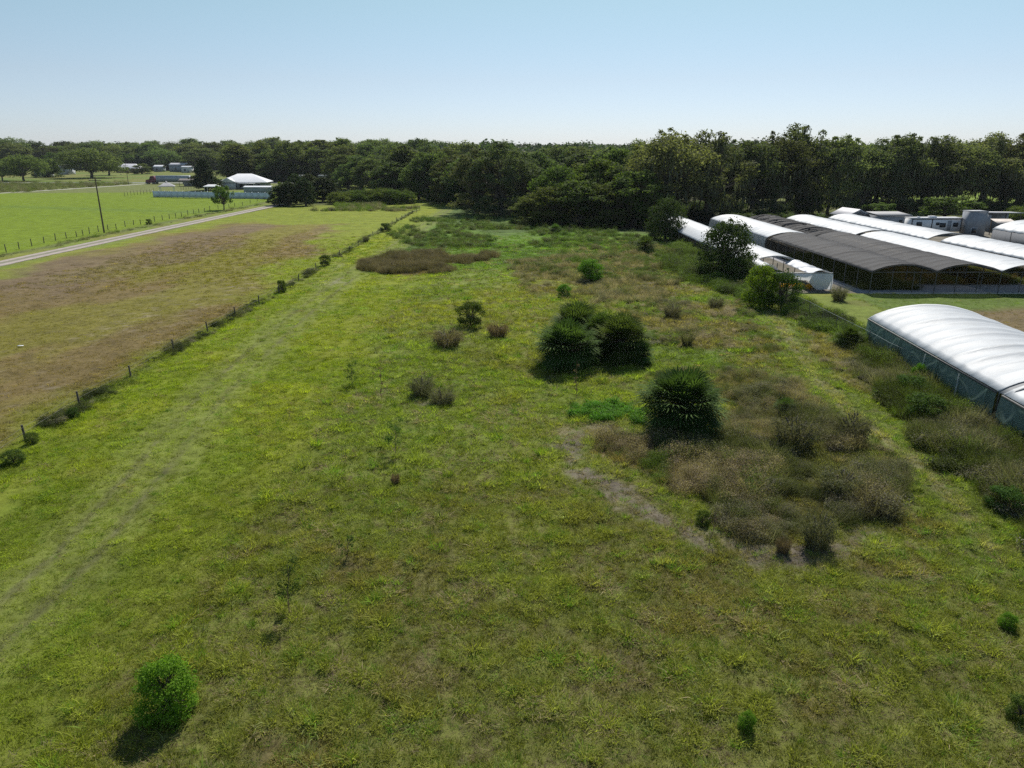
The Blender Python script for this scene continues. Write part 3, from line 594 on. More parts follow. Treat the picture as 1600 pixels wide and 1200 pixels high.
OLV, GRN, TAN, GRY, PNK, DRK, BRN = (0.115, 0.125, 0.052), (0.12, 0.175, 0.038), (0.30, 0.25, 0.16), (0.20, 0.185, 0.135), (0.38, 0.31, 0.24), (0.060, 0.075, 0.030), (0.155, 0.122, 0.082)
weeds(PZ['thicket'], 1500, ('brush', 'leafy', 'brush', 'brush', 'twig'), (OLV, GRY, (.10, .12, .04), GRY, (.14, .12, .08), TAN), 'weed_thicket', 'grey green weed thicket right of the single palm', (0.62, 1.2), (2.6, 0.42, 77))
weeds(PZ['tan'], 800, ('tall', 'tuftC', 'brush'), (TAN, (.33, .265, .19), BRN, TAN, GRN), 'tan_grass', 'pinkish tan dry grass at the foot of the single palm', (0.7, 1.2), cat='dry grass')
weeds(PZ['rough'], 900, ('brush', 'tall', 'tuftC'), (OLV, TAN, GRY, GRN), 'rough_weeds', 'mixed tan and olive weeds behind the single palm', (0.5, 0.95), (4, 0.47))
weeds(PZ['rough2'], 1700, ('brush', 'tall', 'tuftC', 'leafy'), (GRY, TAN, OLV, GRN, PNK), 'scrub_weeds', 'patchy tan and green weeds between the palm group and the right fence', (0.5, 0.95), (5, 0.50))
weeds(PZ['brush'], 1500, ('brush', 'tall', 'twig'), (GRY, PNK, OLV, PNK, TAN, GRY), 'brush_patch', 'grey and pink tipped weeds behind the palm group', (0.5, 1.0), (4, 0.44))
weeds(PZ['heath'], 1500, ('brush', 'twig'), ((0.18, 0.145, 0.11), (0.145, 0.12, 0.09), (0.13, 0.11, 0.07)), 'dead_weed_bank', 'long bank of dead brown weeds beside the track', (0.45, 1.30), (2.0, 0.46), edge=13)
weeds(PZ['fenceweed'], 3000, ('brush', 'leafy', 'leafy', 'tall', 'twig'), ((.06, .075, .025), GRN, (.09, .11, .03), OLV, GRY), 'fence_line_scrub', 'dark leafy scrub along the green curtained tunnel', (0.8, 1.6), (2.8, 0.30, 78))
weeds(P([(1130, 430), (1240, 470), (1330, 500), (1345, 540), (1290, 520), (1180, 480), (1090, 440)]), 900, ('leafy', 'brush', 'tall'), (GRN, (0.11, 0.17, 0.03), DRK), 'bank_weeds', 'green leafy weeds below the low white tunnel', (0.8, 1.5))
weeds(P([(1060, 375), (1130, 420), (1170, 440), (1110, 450), (1040, 420)]), 700, ('leafy', 'brush'), ((0.12, 0.17, 0.035), GRN, DRK), 'bramble_bank', 'pale green brambles left of the low white tunnel', (0.9, 1.8))
weeds(P([(910, 640), (960, 632), (1000, 645), (990, 665), (920, 660)]), 60, ('leafy',), ((0.10, 0.24, 0.02), (0.13, 0.27, 0.03)), 'bright_weeds', 'bright green leafy weeds left of the single palm', (0.6, 1.0))
weeds([(-27.5, 14), (-25.9, 14), (-25.2, 200), (-26.2, 200)], 2000, ('tall', 'brush', 'leafy', 'tuftC'), ((.055, .07, .028), OLV, GRY, DRK), 'fence_weeds', 'rank weeds growing under the near pasture fence', (0.35, 0.95), (5, 0.44))
weeds([(-79.5, 60), (-77.5, 60), (-75.0, 240), (-76.8, 240)], 900, ('tall', 'tuftC'), (OLV, GRY, GRN), 'roadside_weeds', 'olive weeds along the fence of the gravel road', (0.6, 1.1), (12, 0.42))
weeds([(-24, 120), (14, 120), (27, 100), (29, 130), (12, 155), (-2, 178), (-22, 175)], 1300, ('leafy', 'tall'), ((0.09, 0.15, 0.03), OLV, GRN), 'rank_weeds', 'rank green weeds in front of the dark woods', (1.0, 1.8), (9, 0.45))
weeds([(-3, 95), (27, 84), (28, 118), (8, 122)], 900, ('leafy', 'brush', 'tall'), (GRN, OLV, GRN, TAN), 'hummock_weeds', 'green hummocky weeds around the far palmetto', (0.8, 1.4), (6, 0.47))
weeds([(-300, 283), (-193, 290), (-187, 352), (-190, 376), (-420, 380)], 2600, ('tall', 'brush'), ((0.16, 0.18, 0.08), (0.13, 0.16, 0.05), GRY), 'tall_pale_weeds', 'tall pale weeds between the far track and the highway', (1.6, 2.6))
weeds([(-52, 196), (-28, 196), (-22, 232), (-60, 214)], 420, ('leafy', 'brush', 'tall'), (GRY, GRN, (0.14, 0.2, 0.03)), 'hedge_foot_weeds', 'brown and green weeds in front of the clipped hedge', (1.0, 1.8), (8, 0.45))

# ------------------------------------------------------------------ trees
def limb(mb, p0, p1, r0, r1, sag=0.0, k=6, n=5, wob=0.25, r=random):
    p0 = np.array(p0, float); p1 = np.array(p1, float); L = np.linalg.norm(p1 - p0); pts = []
    for i in range(n + 1):
        t = i / n; q = p0 + (p1 - p0) * t; q[2] += sag * math.sin(math.pi * t)
        if 0 < i < n: q += np.array([r.uniform(-1, 1), r.uniform(-1, 1), r.uniform(-.5, .5)]) * wob * L / n
        pts.append(q)
    mb.tube(pts, [r0 + (r1 - r0) * i / n for i in range(n + 1)], k); return pts
def crown_tree(name, seed, H, W, base, nl, lsize, m, style='dome', moss=0, sprig=26, nclump=34, trunks=1, parts=True, cr=0.17, mossm='moss', low=0.0):
    "tapered trunk with limbs and a crown of leaf clumps at the limb ends; W is crown width, base the height of its underside"
    r = random.Random(seed); root = bpy.data.objects.new(name, None)
    tb = MB(); cl = []; rad = []
    tops = []
    for t in range(trunks):
        bx, by = (0, 0) if trunks == 1 else (r.uniform(-.12, .12) * W, r.uniform(-.12, .12) * W)
        fork = (bx * 1.5 + r.uniform(-.04, .04) * W, by * 1.5, max(base * 0.9, H * 0.2))
        tr = 0.028 * H * (1 if trunks == 1 else 0.6)
        limb(tb, (bx, by, -0.3), fork, tr * 1.25, tr * 0.85, n=4, wob=0.12, r=r, k=8)
        tops.append((fork, tr * 0.85))
    for i in range(nclump):
        a = i * 2.39996 + r.uniform(-.3, .3); f = (i + 0.5) / nclump
        if style == 'dome':
            rr = W / 2 * math.sqrt(f) * r.uniform(0.72, 0.95); zt = base + (H - base) * (1 - 0.62 * (2 * rr / W) ** 2.2) * r.uniform(0.80, 0.95)
            z = zt if r.random() < 0.62 else base + (zt - base) * r.uniform(0.15, 0.75)
        elif style == 'column':
            z = base + (H - base) * (0.06 + 0.86 * f); prof = math.sin(math.pi * min(1, 0.22 + 0.8 * f)) ** 0.6; rr = W / 2 * prof * r.uniform(0.35, 0.85)
        elif style == 'cone':
            z = base + (H - base) * (0.04 + 0.92 * f); rr = W / 2 * (1 - f) ** 0.75 * r.uniform(0.45, 0.85)
        elif style == 'airy':
            rr = W / 2 * r.uniform(0.1, 0.95); z = base + (H - base) * r.uniform(0.1, 0.95) * (1 - 0.45 * (2 * rr / W) ** 2)
        else:                                             # mound: foliage down to the ground
            rr = W / 2 * math.sqrt(r.random()) * 0.80
            if r.random() < .25: rr = W / 2 * r.uniform(.5, .82)
            zt = H * (1 - (2 * rr / W) ** 2.4 * 0.7); z = zt * (r.uniform(0.78, 0.92) if r.random() < .5 else r.uniform(0.04, .6))
        c = (rr * math.cos(a), rr * math.sin(a), z); cl.append(c)
        s_ = cr * W * r.uniform(0.65, 1.25) * (0.55 + 0.45 * (1 - f) if style == 'cone' else 1)
        rad.append((s_, s_, s_ * r.uniform(0.7, 1.05)))
        if i % 2 == 0 or style == 'airy':
            fk, tr = tops[i % len(tops)]
            if style in ('column', 'cone'): fk = (0, 0, max(base * .6, z - 0.12 * H)); tr *= max(.15, 1 - f)
            limb(tb, fk, (c[0] * .9, c[1] * .9, c[2] - .2 * s_), tr * r.uniform(.35, .6), 0.02 * W / 10 + .015, sag=0.04 * W, r=r, k=5, n=4)
    if style in ('column', 'cone'): limb(tb, tops[0][0], (0, 0, H * 0.93), tops[0][1], 0.03, r=r, n=4, wob=.1)
    lm = leafcloud(cl, rad, nl, lsize, seed, shell=0.35)
    # stray sprigs that break the outline
    pr = np.random.default_rng(seed + 5); C = np.array(cl); RD = np.array(rad); k = pr.integers(0, len(C), sprig); d = pr.normal(0, 1, (sprig, 3)); d[:, 2] = np.abs(d[:, 2]); d /= np.linalg.norm(d, axis=1)[:, None]
    lm = merge(lm, leafcloud(C[k] + d * RD[k] * 1.15, np.full((sprig, 1), cr * W * 0.28), nl * sprig // 240, lsize * .9, seed + 9, shell=0.1))
    tk = tb.build('trunk', M['bark'], False, smooth=True); cw = lm.build('crown', M[m], False); kids = [tk, cw]
    if moss:
        mr = np.random.default_rng(seed + 3); n = moss; kk = mr.integers(0, len(C), n)
        p = C[kk] + mr.normal(0, .55, (n, 3)) * RD[kk] * np.array([1, 1, .3]) - np.array([0, 0, .5]) * RD[kk]
        p[:, 2] = np.maximum(p[:, 2], base * .8 + 1)
        Ln = mr.uniform(.05, .17, n) * H * .8; ww = mr.uniform(.05, .16, n); t = mr.uniform(0, np.pi, n); ux, uy = np.cos(t) * ww, np.sin(t) * ww
        z0 = p[:, 2]; z1 = np.maximum(z0 - Ln, 1.2); jx = mr.normal(0, .12, n)
        V = np.stack([np.stack([p[:, 0] - ux, p[:, 1] - uy, z0], 1), np.stack([p[:, 0] + ux, p[:, 1] + uy, z0], 1), np.stack([p[:, 0] + ux * .7 + jx, p[:, 1] + uy * .7, (z0 + z1) / 2], 1), np.stack([p[:, 0] + jx, p[:, 1], z1], 1), np.stack([p[:, 0] - ux * .7 + jx, p[:, 1] - uy * .7, (z0 + z1) / 2], 1)], 1).reshape(-1, 3)
        b_ = np.arange(n) * 5; mm = MB(); mm.v.append(V); mm.a.append(np.repeat(mr.random(n), 5)); mm.n = len(V); mm.f.append(b_[:, None] + np.arange(5)[None, :])
        mo_ = mm.build('hanging_moss', M[mossm], False); mo_['kind'] = 'stuff'; kids.append(mo_)
    for c in kids: c.parent = root
    co = lm.v[0]; root['H'] = float(np.percentile(np.concatenate(lm.v)[:, 2], 99.3)); root['W'] = float(2 * np.percentile(np.abs(np.concatenate(lm.v)[:, 0]), 97.5))
    return root, kids
TP = {}
def proto(key, *a, **k): TP[key] = crown_tree(*a, **k)
proto('oak0', 'live_oak', 11, 18, 17, 3.4, 16000, 0.23, 'oak', 'dome', moss=650, nclump=80, cr=0.12)
proto('oak1', 'live_oak', 12, 19, 16, 2.8, 16000, 0.23, 'oak', 'mound', moss=750, nclump=80, trunks=2, cr=0.115)
proto('oak2', 'live_oak', 13, 20, 14, 3.0, 14000, 0.22, 'oak', 'airy', moss=650, nclump=80, cr=0.105)
proto('vine0', 'vine_covered_tree', 21, 14, 14, 0.5, 15000, 0.22, 'vine', 'mound', nclump=90, cr=0.11)
proto('vine1', 'vine_covered_tree', 22, 15, 12, 0.5, 15000, 0.22, 'vine', 'mound', nclump=80, cr=0.12)
proto('feather', 'feathery_tree', 25, 18, 12, 0.3, 20000, 0.16, 'feather', 'mound', nclump=130, cr=0.085, sprig=50)
proto('wood0', 'woodland_tree', 31, 17, 13, 1.2, 13000, 0.24, 'wood_leaf', 'dome', nclump=80, cr=0.12)
proto('wood1', 'woodland_tree', 32, 18, 12, 0.8, 13000, 0.24, 'wood_leaf', 'mound', nclump=80, cr=0.12)
proto('wood2', 'woodland_tree', 33, 18, 11, 1.4, 11000, 0.24, 'wood_leaf', 'airy', nclump=64, cr=0.12)
proto('wood3', 'woodland_tree', 34, 20, 9, 0.8, 11000, 0.24, 'wood_leaf', 'column', nclump=64, cr=0.16)
proto('lawn0', 'shade_tree', 41, 14, 20, 2.6, 12000, 0.28, 'wood_leaf', 'dome', nclump=80, cr=0.11)
proto('light0', 'pale_tree', 51, 9, 10, 2.0, 5000, 0.22, 'light_leaf', 'airy', nclump=36, cr=0.10)
proto('cedar0', 'cedar_tree', 61, 13, 9, 0.6, 9000, 0.22, 'cedar', 'cone', nclump=60, cr=0.14)
proto('bushtree', 'bushy_tree', 71, 6, 6, 0.4, 12000, 0.10, 'dark_leaf', 'mound', nclump=110, cr=0.145)
proto('bush0', 'shrub', 81, 2.5, 2.6, 0.1, 6500, 0.05, 'bush_leaf', 'mound', nclump=60, cr=0.14, sprig=8)
proto('bright0', 'leafy_bush', 82, 2.4, 2.0, 0.1, 11000, 0.040, 'bright_leaf', 'mound', nclump=90, cr=0.15, sprig=8)
proto('mid0', 'leafy_bush', 87, 2.4, 2.0, 0.1, 9000, 0.042, 'light_leaf', 'mound', nclump=80, cr=0.14, sprig=14)
proto('hedge0', 'hedge_shrub', 83, 4.5, 7, 0.1, 9000, 0.12, 'vine', 'mound', nclump=70, cr=0.13)
proto('juniper0', 'juniper_tree', 84, 7, 5, 0.3, 6500, 0.14, 'cedar', 'column', nclump=40, cr=0.14)
proto('brown0', 'dry_shrub', 85, 1.2, 1.9, 0.1, 6500, 0.030, 'brown_brush', 'mound', nclump=50, cr=0.13)
proto('grey0', 'twiggy_shrub', 86, 1.4, 1.8, 0.1, 6500, 0.030, 'grey_brush', 'mound', nclump=50, cr=0.13)
for key, mk, sd in (('brown0', 'brown_brush', 5), ('grey0', 'grey_brush', 6)):
    root, kids = TP[key]; tw_ = merge(blades(420, root['W'] * .26, root['H'] * 1.0, .014, .75, sd, .15, seg=2), leafcloud([(.3 * root['W'] * math.cos(a), .3 * root['W'] * math.sin(a), root['H'] * (.25 + .3 * (i % 3) / 2)) for i, a in enumerate(np.linspace(0, 6, 12))], np.full((12, 1), root['W'] * .2), 2600, .03, sd, shell=.1))
    kids[1].data = tw_.build('twigs', M[mk], False).data
def tree(key, x, y, h, wd, label, cat='tree', group=None, rz=None, name=None, mirror=False):
    root, kids = TP[key]; o = root.copy(); COL.objects.link(o)
    if name: o.name = name
    for k in ('H', 'W'):
        if k in o: del o[k]
    for c in kids:
        q = c.copy(); COL.objects.link(q); q.parent = o
    o.location = (x, y, gz(x, y) - 0.05); o.rotation_euler = (0, 0, random.uniform(0, 6.28) if rz is None else rz)
    s = wd / root['W']; o.scale = (s, s * random.uniform(.9, 1.1), h / root['H'])
    return tag(o, label, cat, group)
def ptree(key, px, base, top, wpx, label, cat='tree', group=None, **k):
    "tree measured off the photograph by its foot, top and width"
    base = max(base, 266.5); x, y = g(px, base); d = math.hypot(x, y); h = height_at(top, y)
    return tree(key, x, y, max(0.3, h), wpx * mpp(y), label, cat, group, **k)

# moss hung oaks along the right
OAKS = [('oak0', 1045, 347, 206, 105, 'tall moss hung oak at the left end of the oak row'),
 ('oak2', 1103, 344, 208, 92, 'moss hung oak above the far end of the low white tunnel'),
 ('oak1', 1166, 340, 222, 88, 'broad moss hung oak behind the far end of the white covered tunnels'),
 ('oak0', 1207, 337, 211, 90, 'moss hung oak just left of the tallest oak'),
 ('oak2', 1246, 334, 197, 80, 'tallest oak of the right row, its open top above the others'),
 ('oak1', 1292, 334, 214, 84, 'moss hung oak just right of the tallest oak'),
 ('oak0', 1345, 331, 224, 84, 'lower moss hung oak with a rounded crown left of the gabled shed'),
 ('oak1', 1385, 330, 212, 88, 'wide moss hung oak rising behind the gabled shed'),
 ('oak2', 1438, 328, 216, 92, 'moss hung oak directly behind the white travel trailer'),
 ('oak0', 1490, 326, 221, 84, 'moss hung oak behind the tall grey block wall'),
 ('oak2', 1530, 324, 211, 84, 'open crowned oak behind the tractor'),
 ('oak1', 1582, 322, 212, 96, 'moss hung oak at the right edge behind the carport')]
for k, px, b, t, wd, lab in OAKS: ptree(k, px, b, t, wd * 1.12, lab, 'oak tree', 'moss hung oaks along the nursery', name='live_oak')
ptree('oak0', 1645, 322, 214, 100, 'moss hung oak cut by the right edge of the picture', 'oak tree', 'moss hung oaks along the nursery', name='live_oak')
woodrow_late = []
# dark trees of the middle
ptree('feather', 745, 334, 234, 70, 'grey green feathery tree at the left corner of the dark woods', name='feathery_tree')
ptree('feather', 783, 336, 224, 84, 'tall grey green feathery tree at the head of the grass track', name='feathery_tree')
ptree('feather', 818, 332, 240, 60, 'feathery tree on the right of the tall grey green one', name='feathery_tree')
for i, (k, px, b, t, wd, lab) in enumerate([
 ('vine1', 838, 348, 308, 62, 'small vine draped tree at the left foot of the dark woods'), ('vine0', 862, 351, 292, 78, 'vine draped tree above the far palmetto'),
 ('vine1', 905, 352, 282, 84, 'wide vine draped tree at the centre front of the dark woods'), ('vine0', 948, 352, 288, 76, 'dark vine draped tree right of the centre front of the woods'),
 ('vine1', 992, 352, 268, 80, 'tall dark vine draped tree near the right end of the woods front'), ('vine0', 1022, 350, 290, 56, 'dark vine draped tree left of the bushy tree by the low tunnel'),
 ('vine0', 872, 342, 262, 74, 'bright topped vine draped tree in the second row of the dark woods'), ('vine1', 932, 341, 250, 84, 'rounded vine draped tree standing above the centre of the dark woods')]):
    ptree(k, px, b, t, wd * 1.1, lab, 'tree', 'vine covered trees at the front of the woods', name='vine_covered_tree')
for px, b, t, wd, k, lab in [(960, 336, 232, 76, 'wood0', 'dark tree with a pointed top left of the oak row'), (1002, 338, 222, 70, 'oak2', 'dark oak with a ragged top at the start of the oak row')]:
    ptree(k, px, b, t, wd, lab, name='woodland_tree' if k == 'wood0' else 'live_oak')
# woodland behind, tree by tree
def px_of(x, y):
    d = y * cP + CH * sP; return 800 + F * x / d
MARKS = [(60, 'the far left mobile home'), (144, 'the widest shade tree'), (199, 'the brick house'), (270, 'the grey barn'), (323, 'the pointed cedar'), (380, 'the white roofed house'), (450, 'the left junipers'), (505, 'the right junipers'), (560, 'the left of the clipped hedge'), (620, 'the right of the clipped hedge'),
 (675, 'the green sapling at the fence end'), (745, 'the left feathery tree'), (790, 'the tall feathery tree'), (850, 'the far palmetto'), (905, 'the widest vine draped tree'), (960, 'the pointed dark tree'), (1010, 'the ragged topped oak'), (1070, 'the left end of the oak row'), (1133, 'the bushy tree by the low tunnel'), (1200, 'the white covered back bays'), (1246, 'the tallest oak'), (1320, 'the gap in the oaks'), (1385, 'the gabled shed'), (1460, 'the travel trailer'), (1520, 'the block wall'), (1580, 'the pole barn')]
SEEN = {}
cnt = 0
rw = random.Random(5)
def woodrow(x0, x1, y, step, h0, h1, keys, label, group, jy=6, skip=None, wsc=1.25):
    x = x0
    while x < x1:
        xx = x + rw.uniform(-.3, .3) * step; yy = y + rw.uniform(-jy, jy)
        if not (skip and skip(xx, yy)):
            k = rw.choice(keys); pxx = px_of(xx, yy); mk = min(MARKS, key=lambda q: abs(q[0] - pxx))[1] if -20 < pxx < 1620 else 'the picture edge'
            lb = label + (' left' if pxx < min(MARKS, key=lambda q: abs(q[0] - pxx))[0] else ' right') + ' behind ' + mk
            tree(k, xx, yy, rw.uniform(h0, h1) * (1.12 if rw.random() < .12 else .94 if rw.random() < .3 else 1), step * wsc * rw.uniform(.9, 1.2), lb, 'tree', group + ' by ' + mk, name='woodland_tree')
        x += step * rw.uniform(.85, 1.15)
WK = ['wood0', 'wood1', 'wood2', 'wood3', 'wood1']
GM_ = 'trees of the middle woods'
woodrow(50, 160, 226, 17, 9, 14, ['oak0', 'oak2'], 'back row oak', 'back row of oaks', jy=7)
for i, (y, x0, x1, st, a, b) in enumerate([(200, -2, 40, 9, 11, 14.5), (222, -14, 60, 10, 11.5, 15.5), (248, -24, 80, 11, 12, 16), (275, -36, 85, 12, 12, 17), (305, -62, 100, 13, 12, 17.5), (340, -75, 110, 14, 13, 18.5), (380, -80, 100, 15, 13, 19)]):
    woodrow(x0, x1, y, st, a, b, WK, ['middle woods tree, nearer rows', 'middle woods tree, deeper rows'][i > 2], GM_ + (' near rows' if i <= 2 else ' deep rows'),
            skip=lambda X, Y: (X > 45 and Y < 300 and rw.random() < .75) or Y > 374 and -75 < X < 40 and Y < 400)
# tree wall between the white roofed house and the middle woods
woodrow(-150, -30, 412, 15, 18, 22, WK, 'highway belt tree, front row', 'trees behind the highway', jy=8)
woodrow(-160, -40, 440, 16, 19, 23, WK, 'highway belt tree, second row', 'second row behind the highway', jy=8)
for px, b, t, wd, k, lab in [(620, 306, 250, 60, 'wood1', 'round grey green tree behind the right end of the clipped hedge'), (655, 311, 262, 46, 'wood0', 'tree behind the gap right of the clipped hedge'),
  (585, 300, 248, 56, 'wood0', 'broad tree behind the middle of the clipped hedge'), (690, 314, 268, 44, 'wood1', 'green tree beside the track where it enters the woods'), (668, 313, 240, 60, 'wood0', 'tall tree between the clipped hedge and the feathery trees'),
  (712, 318, 246, 60, 'wood1', 'tree just left of the feathery trees'), (545, 296, 262, 40, 'wood1', 'dark tree behind the left end of the clipped hedge'), (432, 284, 252, 44, 'wood1', 'dark round tree right of the white roof')]:
    ptree(k, px, b, t, wd * 1.1, lab, name='woodland_tree')
ptree('light0', 681, 312, 289, 16, 'small bright green sapling at the end of the fence', name='pale_tree')
ptree('light0', 662, 311, 299, 10, 'tiny pale sapling left of the bright green one', name='pale_tree')
ptree('light0', 644, 311, 300, 20, 'pale green bush at the right end of the clipped hedge', 'bush', name='pale_tree')
ptree('light0', 628, 309, 293, 22, 'upright pale green bush over the right end of the clipped hedge', 'bush', name='pale_tree')
# hedge of big clipped shrubs and the juniper group
for i, (px, b, t, wd, lab) in enumerate([(533, 319, 300, 40, 'separate rounded shrub left of the clipped hedge'), (552, 313, 297, 34, 'shrub filling the gap behind the left end of the hedge'), (571, 319, 297, 44, 'first hedge shrub right of the separate rounded one'), (592, 319, 295, 44, 'second hedge shrub of the dark clipped hedge'),
    (613, 319, 296, 42, 'third hedge shrub of the dark clipped hedge'), (632, 318, 298, 36, 'last hedge shrub at the right end of the dark hedge')]):
    ptree('hedge0', px, b, t, wd, lab, 'hedge shrub', 'dark clipped hedge shrubs', name='hedge_shrub')
for i, (px, b, t, wd, lab) in enumerate([(437, 321, 290, 30, 'shortest juniper, at the left end of the dark group'), (452, 321, 284, 32, 'juniper second from the left in the dark group'), (463, 318, 272, 32, 'tallest juniper on the left half of the dark group'), (478, 321, 279, 34, 'juniper at the centre of the dark group'),
    (484, 312, 272, 32, 'juniper at the back of the dark group'), (505, 315, 277, 36, 'tall juniper on the right side of the dark group'), (516, 315, 281, 26, 'juniper at the right end of the dark group'), (545, 312, 296, 26, 'loose green shrub between the junipers and the hedge')]):
    ptree('juniper0', px, b, t, wd, lab, 'juniper', 'junipers at the end of the gravel road', name='juniper_tree')
ptree('light0', 447, 316, 284, 24, 'yellow green tree among the left junipers', name='pale_tree')
# left side: lawn trees and the far wood
for px, b, t, wd, k, lab in [(37, 283, 243, 62, 'lawn0', 'broad shade tree at the left edge of the picture, above the pale track'), (4, 282, 250, 40, 'lawn0', 'shade tree cut by the left edge of the picture'),
  (144, 278, 233, 84, 'lawn0', 'widest shade tree, on the lawn beyond the utility pole'), (76, 277, 248, 36, 'wood1', 'dark round tree beside the white trailer home'), (170, 274, 240, 34, 'wood0', 'dark tree left of the grey roofed brick house'),
  (207, 258, 240, 34, 'light0', 'yellow green tree behind the grey roofed brick house'), (222, 272, 256, 22, 'wood1', 'low dark tree right of the grey roofed brick house'), (95, 268, 238, 34, 'light0', 'pale green tree over the hidden white house'),
  (232, 262, 236, 30, 'wood0', 'greyish tree behind the small white shed'), (255, 258, 234, 50, 'lawn0', 'broad tree behind the grey barn'), (382, 268, 244, 60, 'lawn0', 'broad round tree above the white roof'),
  (320, 268, 232, 60, 'wood0', 'tall tree behind the pointed cedar'), (415, 276, 240, 34, 'light0', 'yellow green tree behind the right of the white roof')]:
    ptree(k, px, b, t, wd, lab, name='shade_tree' if k == 'lawn0' else 'pale_tree' if k == 'light0' else 'woodland_tree')
ptree('cedar0', 323, 298, 248, 40, 'tall pointed dark cedar left of the white roofed house', 'cedar', name='cedar_tree')
ptree('light0', 350, 328, 290, 26, 'small loose tree on the fence line of the gravel road', name='pale_tree')
ptree('bush0', 233, 351, 342, 9, 'small dark bush on the fence line of the gravel road', 'bush', name='shrub')
for y, x0, x1, st, a, b, lab in [(668, -500, -150, 18, 19, 24, 'far left wood, front row tree'), (705, -540, -70, 20, 20, 25, 'far left wood, second row tree'), (750, -580, -60, 22, 21, 27, 'far left wood, back row tree')]:
    woodrow(x0, x1, y, st, a, b, ['wood0', 'wood1', 'lawn0'], lab, 'trees of the far left woods at ' + lab.split(', ')[1], jy=12, wsc=1.4)
for y, x0, x1, st, a, b in [(330, 120, 330, 17, 11, 14), (400, 100, 380, 19, 14, 18)]:
    woodrow(x0, x1, y, st, a, b, ['wood0', 'wood1', 'lawn0'], 'far right wood tree', 'trees beyond the right oaks', jy=12, wsc=1.3)
# far off wood that reads as one mass
PROTO['far_tree'] = leafcloud([(math.cos(a) * 5 * (i % 3), math.sin(a) * 5 * (i % 3), 9 + 3 * (i % 2)) for i, a in enumerate(np.linspace(0, 12, 14))], np.full((14, 1), 5.0), 1400, 0.9, 900, flat=.8).build('p', GM, False)
PROTO['far_tree_low'] = leafcloud([(math.cos(a) * 5 * (i % 3), math.sin(a) * 5 * (i % 3), 3 + 4 * (i % 2)) for i, a in enumerate(np.linspace(0, 12, 14))], np.full((14, 1), 4.5), 2600, 0.6, 901, flat=.9).build('p', GM, False)
fr = np.random.default_rng(8); n = 2600
FY = fr.uniform(775, 2600, n); FX = fr.uniform(-0.85, 0.85, n) * FY
FX2 = fr.uniform(-80, 420, 260); FY2 = fr.uniform(440, 720, 260); FX = np.r_[FX, FX2]; FY = np.r_[FY, FY2]; n = len(FX)
FZ = 9 * sstep(900, 2600, FY) * (0.4 + 1.2 * vnoise(FX, FY, 1300, 5)) - 1
scatter('far_woods', FX, FY, FZ, fr.uniform(0.95, 1.4, n) * np.where(FY < 720, 1.0, 1.15), np.zeros(n), np.array((0.045, 0.070, 0.028)) * fr.uniform(.6, 1.4, n)[:, None], ('far_tree',), 'unbroken far off woods closing the horizon', 'woods')

# undergrowth at the foot of the woods
ur = np.random.default_rng(12); ux = [ur.uniform(-490, -150, 260), ur.uniform(45, 150, 170), ur.uniform(-150, -30, 90), ur.uniform(40, 62, 60)]; uy = [ur.uniform(652, 664, 260), ur.uniform(196, 206, 170), ur.uniform(402, 410, 90), ur.uniform(152, 172, 60)]
us = [ur.uniform(.25, .5, 260), ur.uniform(.08, .26, 170), ur.uniform(.25, .5, 90), ur.uniform(.10, .26, 60)]
ux, uy, us = map(np.concatenate, (ux, uy, us)); kk = vnoise(ux, uy, 9, 5) > .30; ux, uy, us = ux[kk], uy[kk], us[kk]
scatter('undergrowth', ux, uy, np.zeros(len(ux)), us, np.zeros(len(ux)), np.array((0.06, 0.085, 0.028)) * ur.uniform(.6, 1.5, len(ux))[:, None], ('far_tree_low',), 'tangled undergrowth at the foot of the oaks and the far woods', 'undergrowth')
# near trees and bushes of the field
ptree('bushtree', 1039, 374, 309, 62, 'bushy dark tree at the far left end of the low white tunnel', name='bushy_tree')
ptree('bushtree', 1133, 432, 344, 84, 'larger bushy dark tree in front of the low white tunnel', name='bushy_tree')
ptree('bush0', 1157, 440, 401, 44, 'round dark bush between the larger bushy tree and the tunnel', 'bush', name='shrub')
ptree('bright0', 1186, 482, 415, 46, 'light green bush left of the yellow flowers', 'bush', name='leafy_bush')
ptree('bush0', 1220, 484, 424, 52, 'dark green bush beside the open end of the low white tunnel', 'bush', name='shrub')
ptree('bright0', 265, 1112, 1026, 98, 'bright green leafy bush in the left foreground', 'bush', name='leafy_bush')
ptree('bush0', 735, 511, 472, 40, 'round dark green bush on the middle meadow', 'bush', name='shrub')
ptree('brown0', 700, 542, 510, 58, 'brown grey shrub left below the round dark green bush', 'dry shrub', name='dry_shrub')
ptree('brown0', 778, 527, 500, 38, 'brown shrub right below the round dark green bush', 'dry shrub', name='dry_shrub')
ptree('grey0', 660, 617, 580, 50, 'grey brown shrub with pale thatch at its foot', 'dry shrub', name='twiggy_shrub')
ptree('grey0', 692, 629, 598, 50, 'grey green shrub right beside the grey brown one', 'dry shrub', name='twiggy_shrub')
ptree('brown0', 618, 756, 734, 18, 'tiny dead weed clump on the meadow', 'dry shrub', name='dry_shrub')
ptree('bright0', 1166, 1144, 1116, 34, 'small bright green plant near the bottom edge', 'plant', name='leafy_bush')
ptree('bright0', 1572, 985, 962, 30, 'small bright green plant near the right edge', 'plant', name='leafy_bush')
ptree('bush0', 1592, 1128, 1092, 50, 'dark weed bush at the bottom right edge', 'bush', name='shrub')
ptree('bush0', 1568, 800, 765, 60, 'dark leafy shrub in the scrub at the right edge', 'bush', name='shrub')
ptree('bush0', 1420, 622, 588, 52, 'dark leafy shrub in front of the green curtain', 'bush', name='shrub')
ptree('bush0', 1446, 660, 620, 60, 'wide dark shrub in the scrub below the green curtain', 'bush', name='shrub')
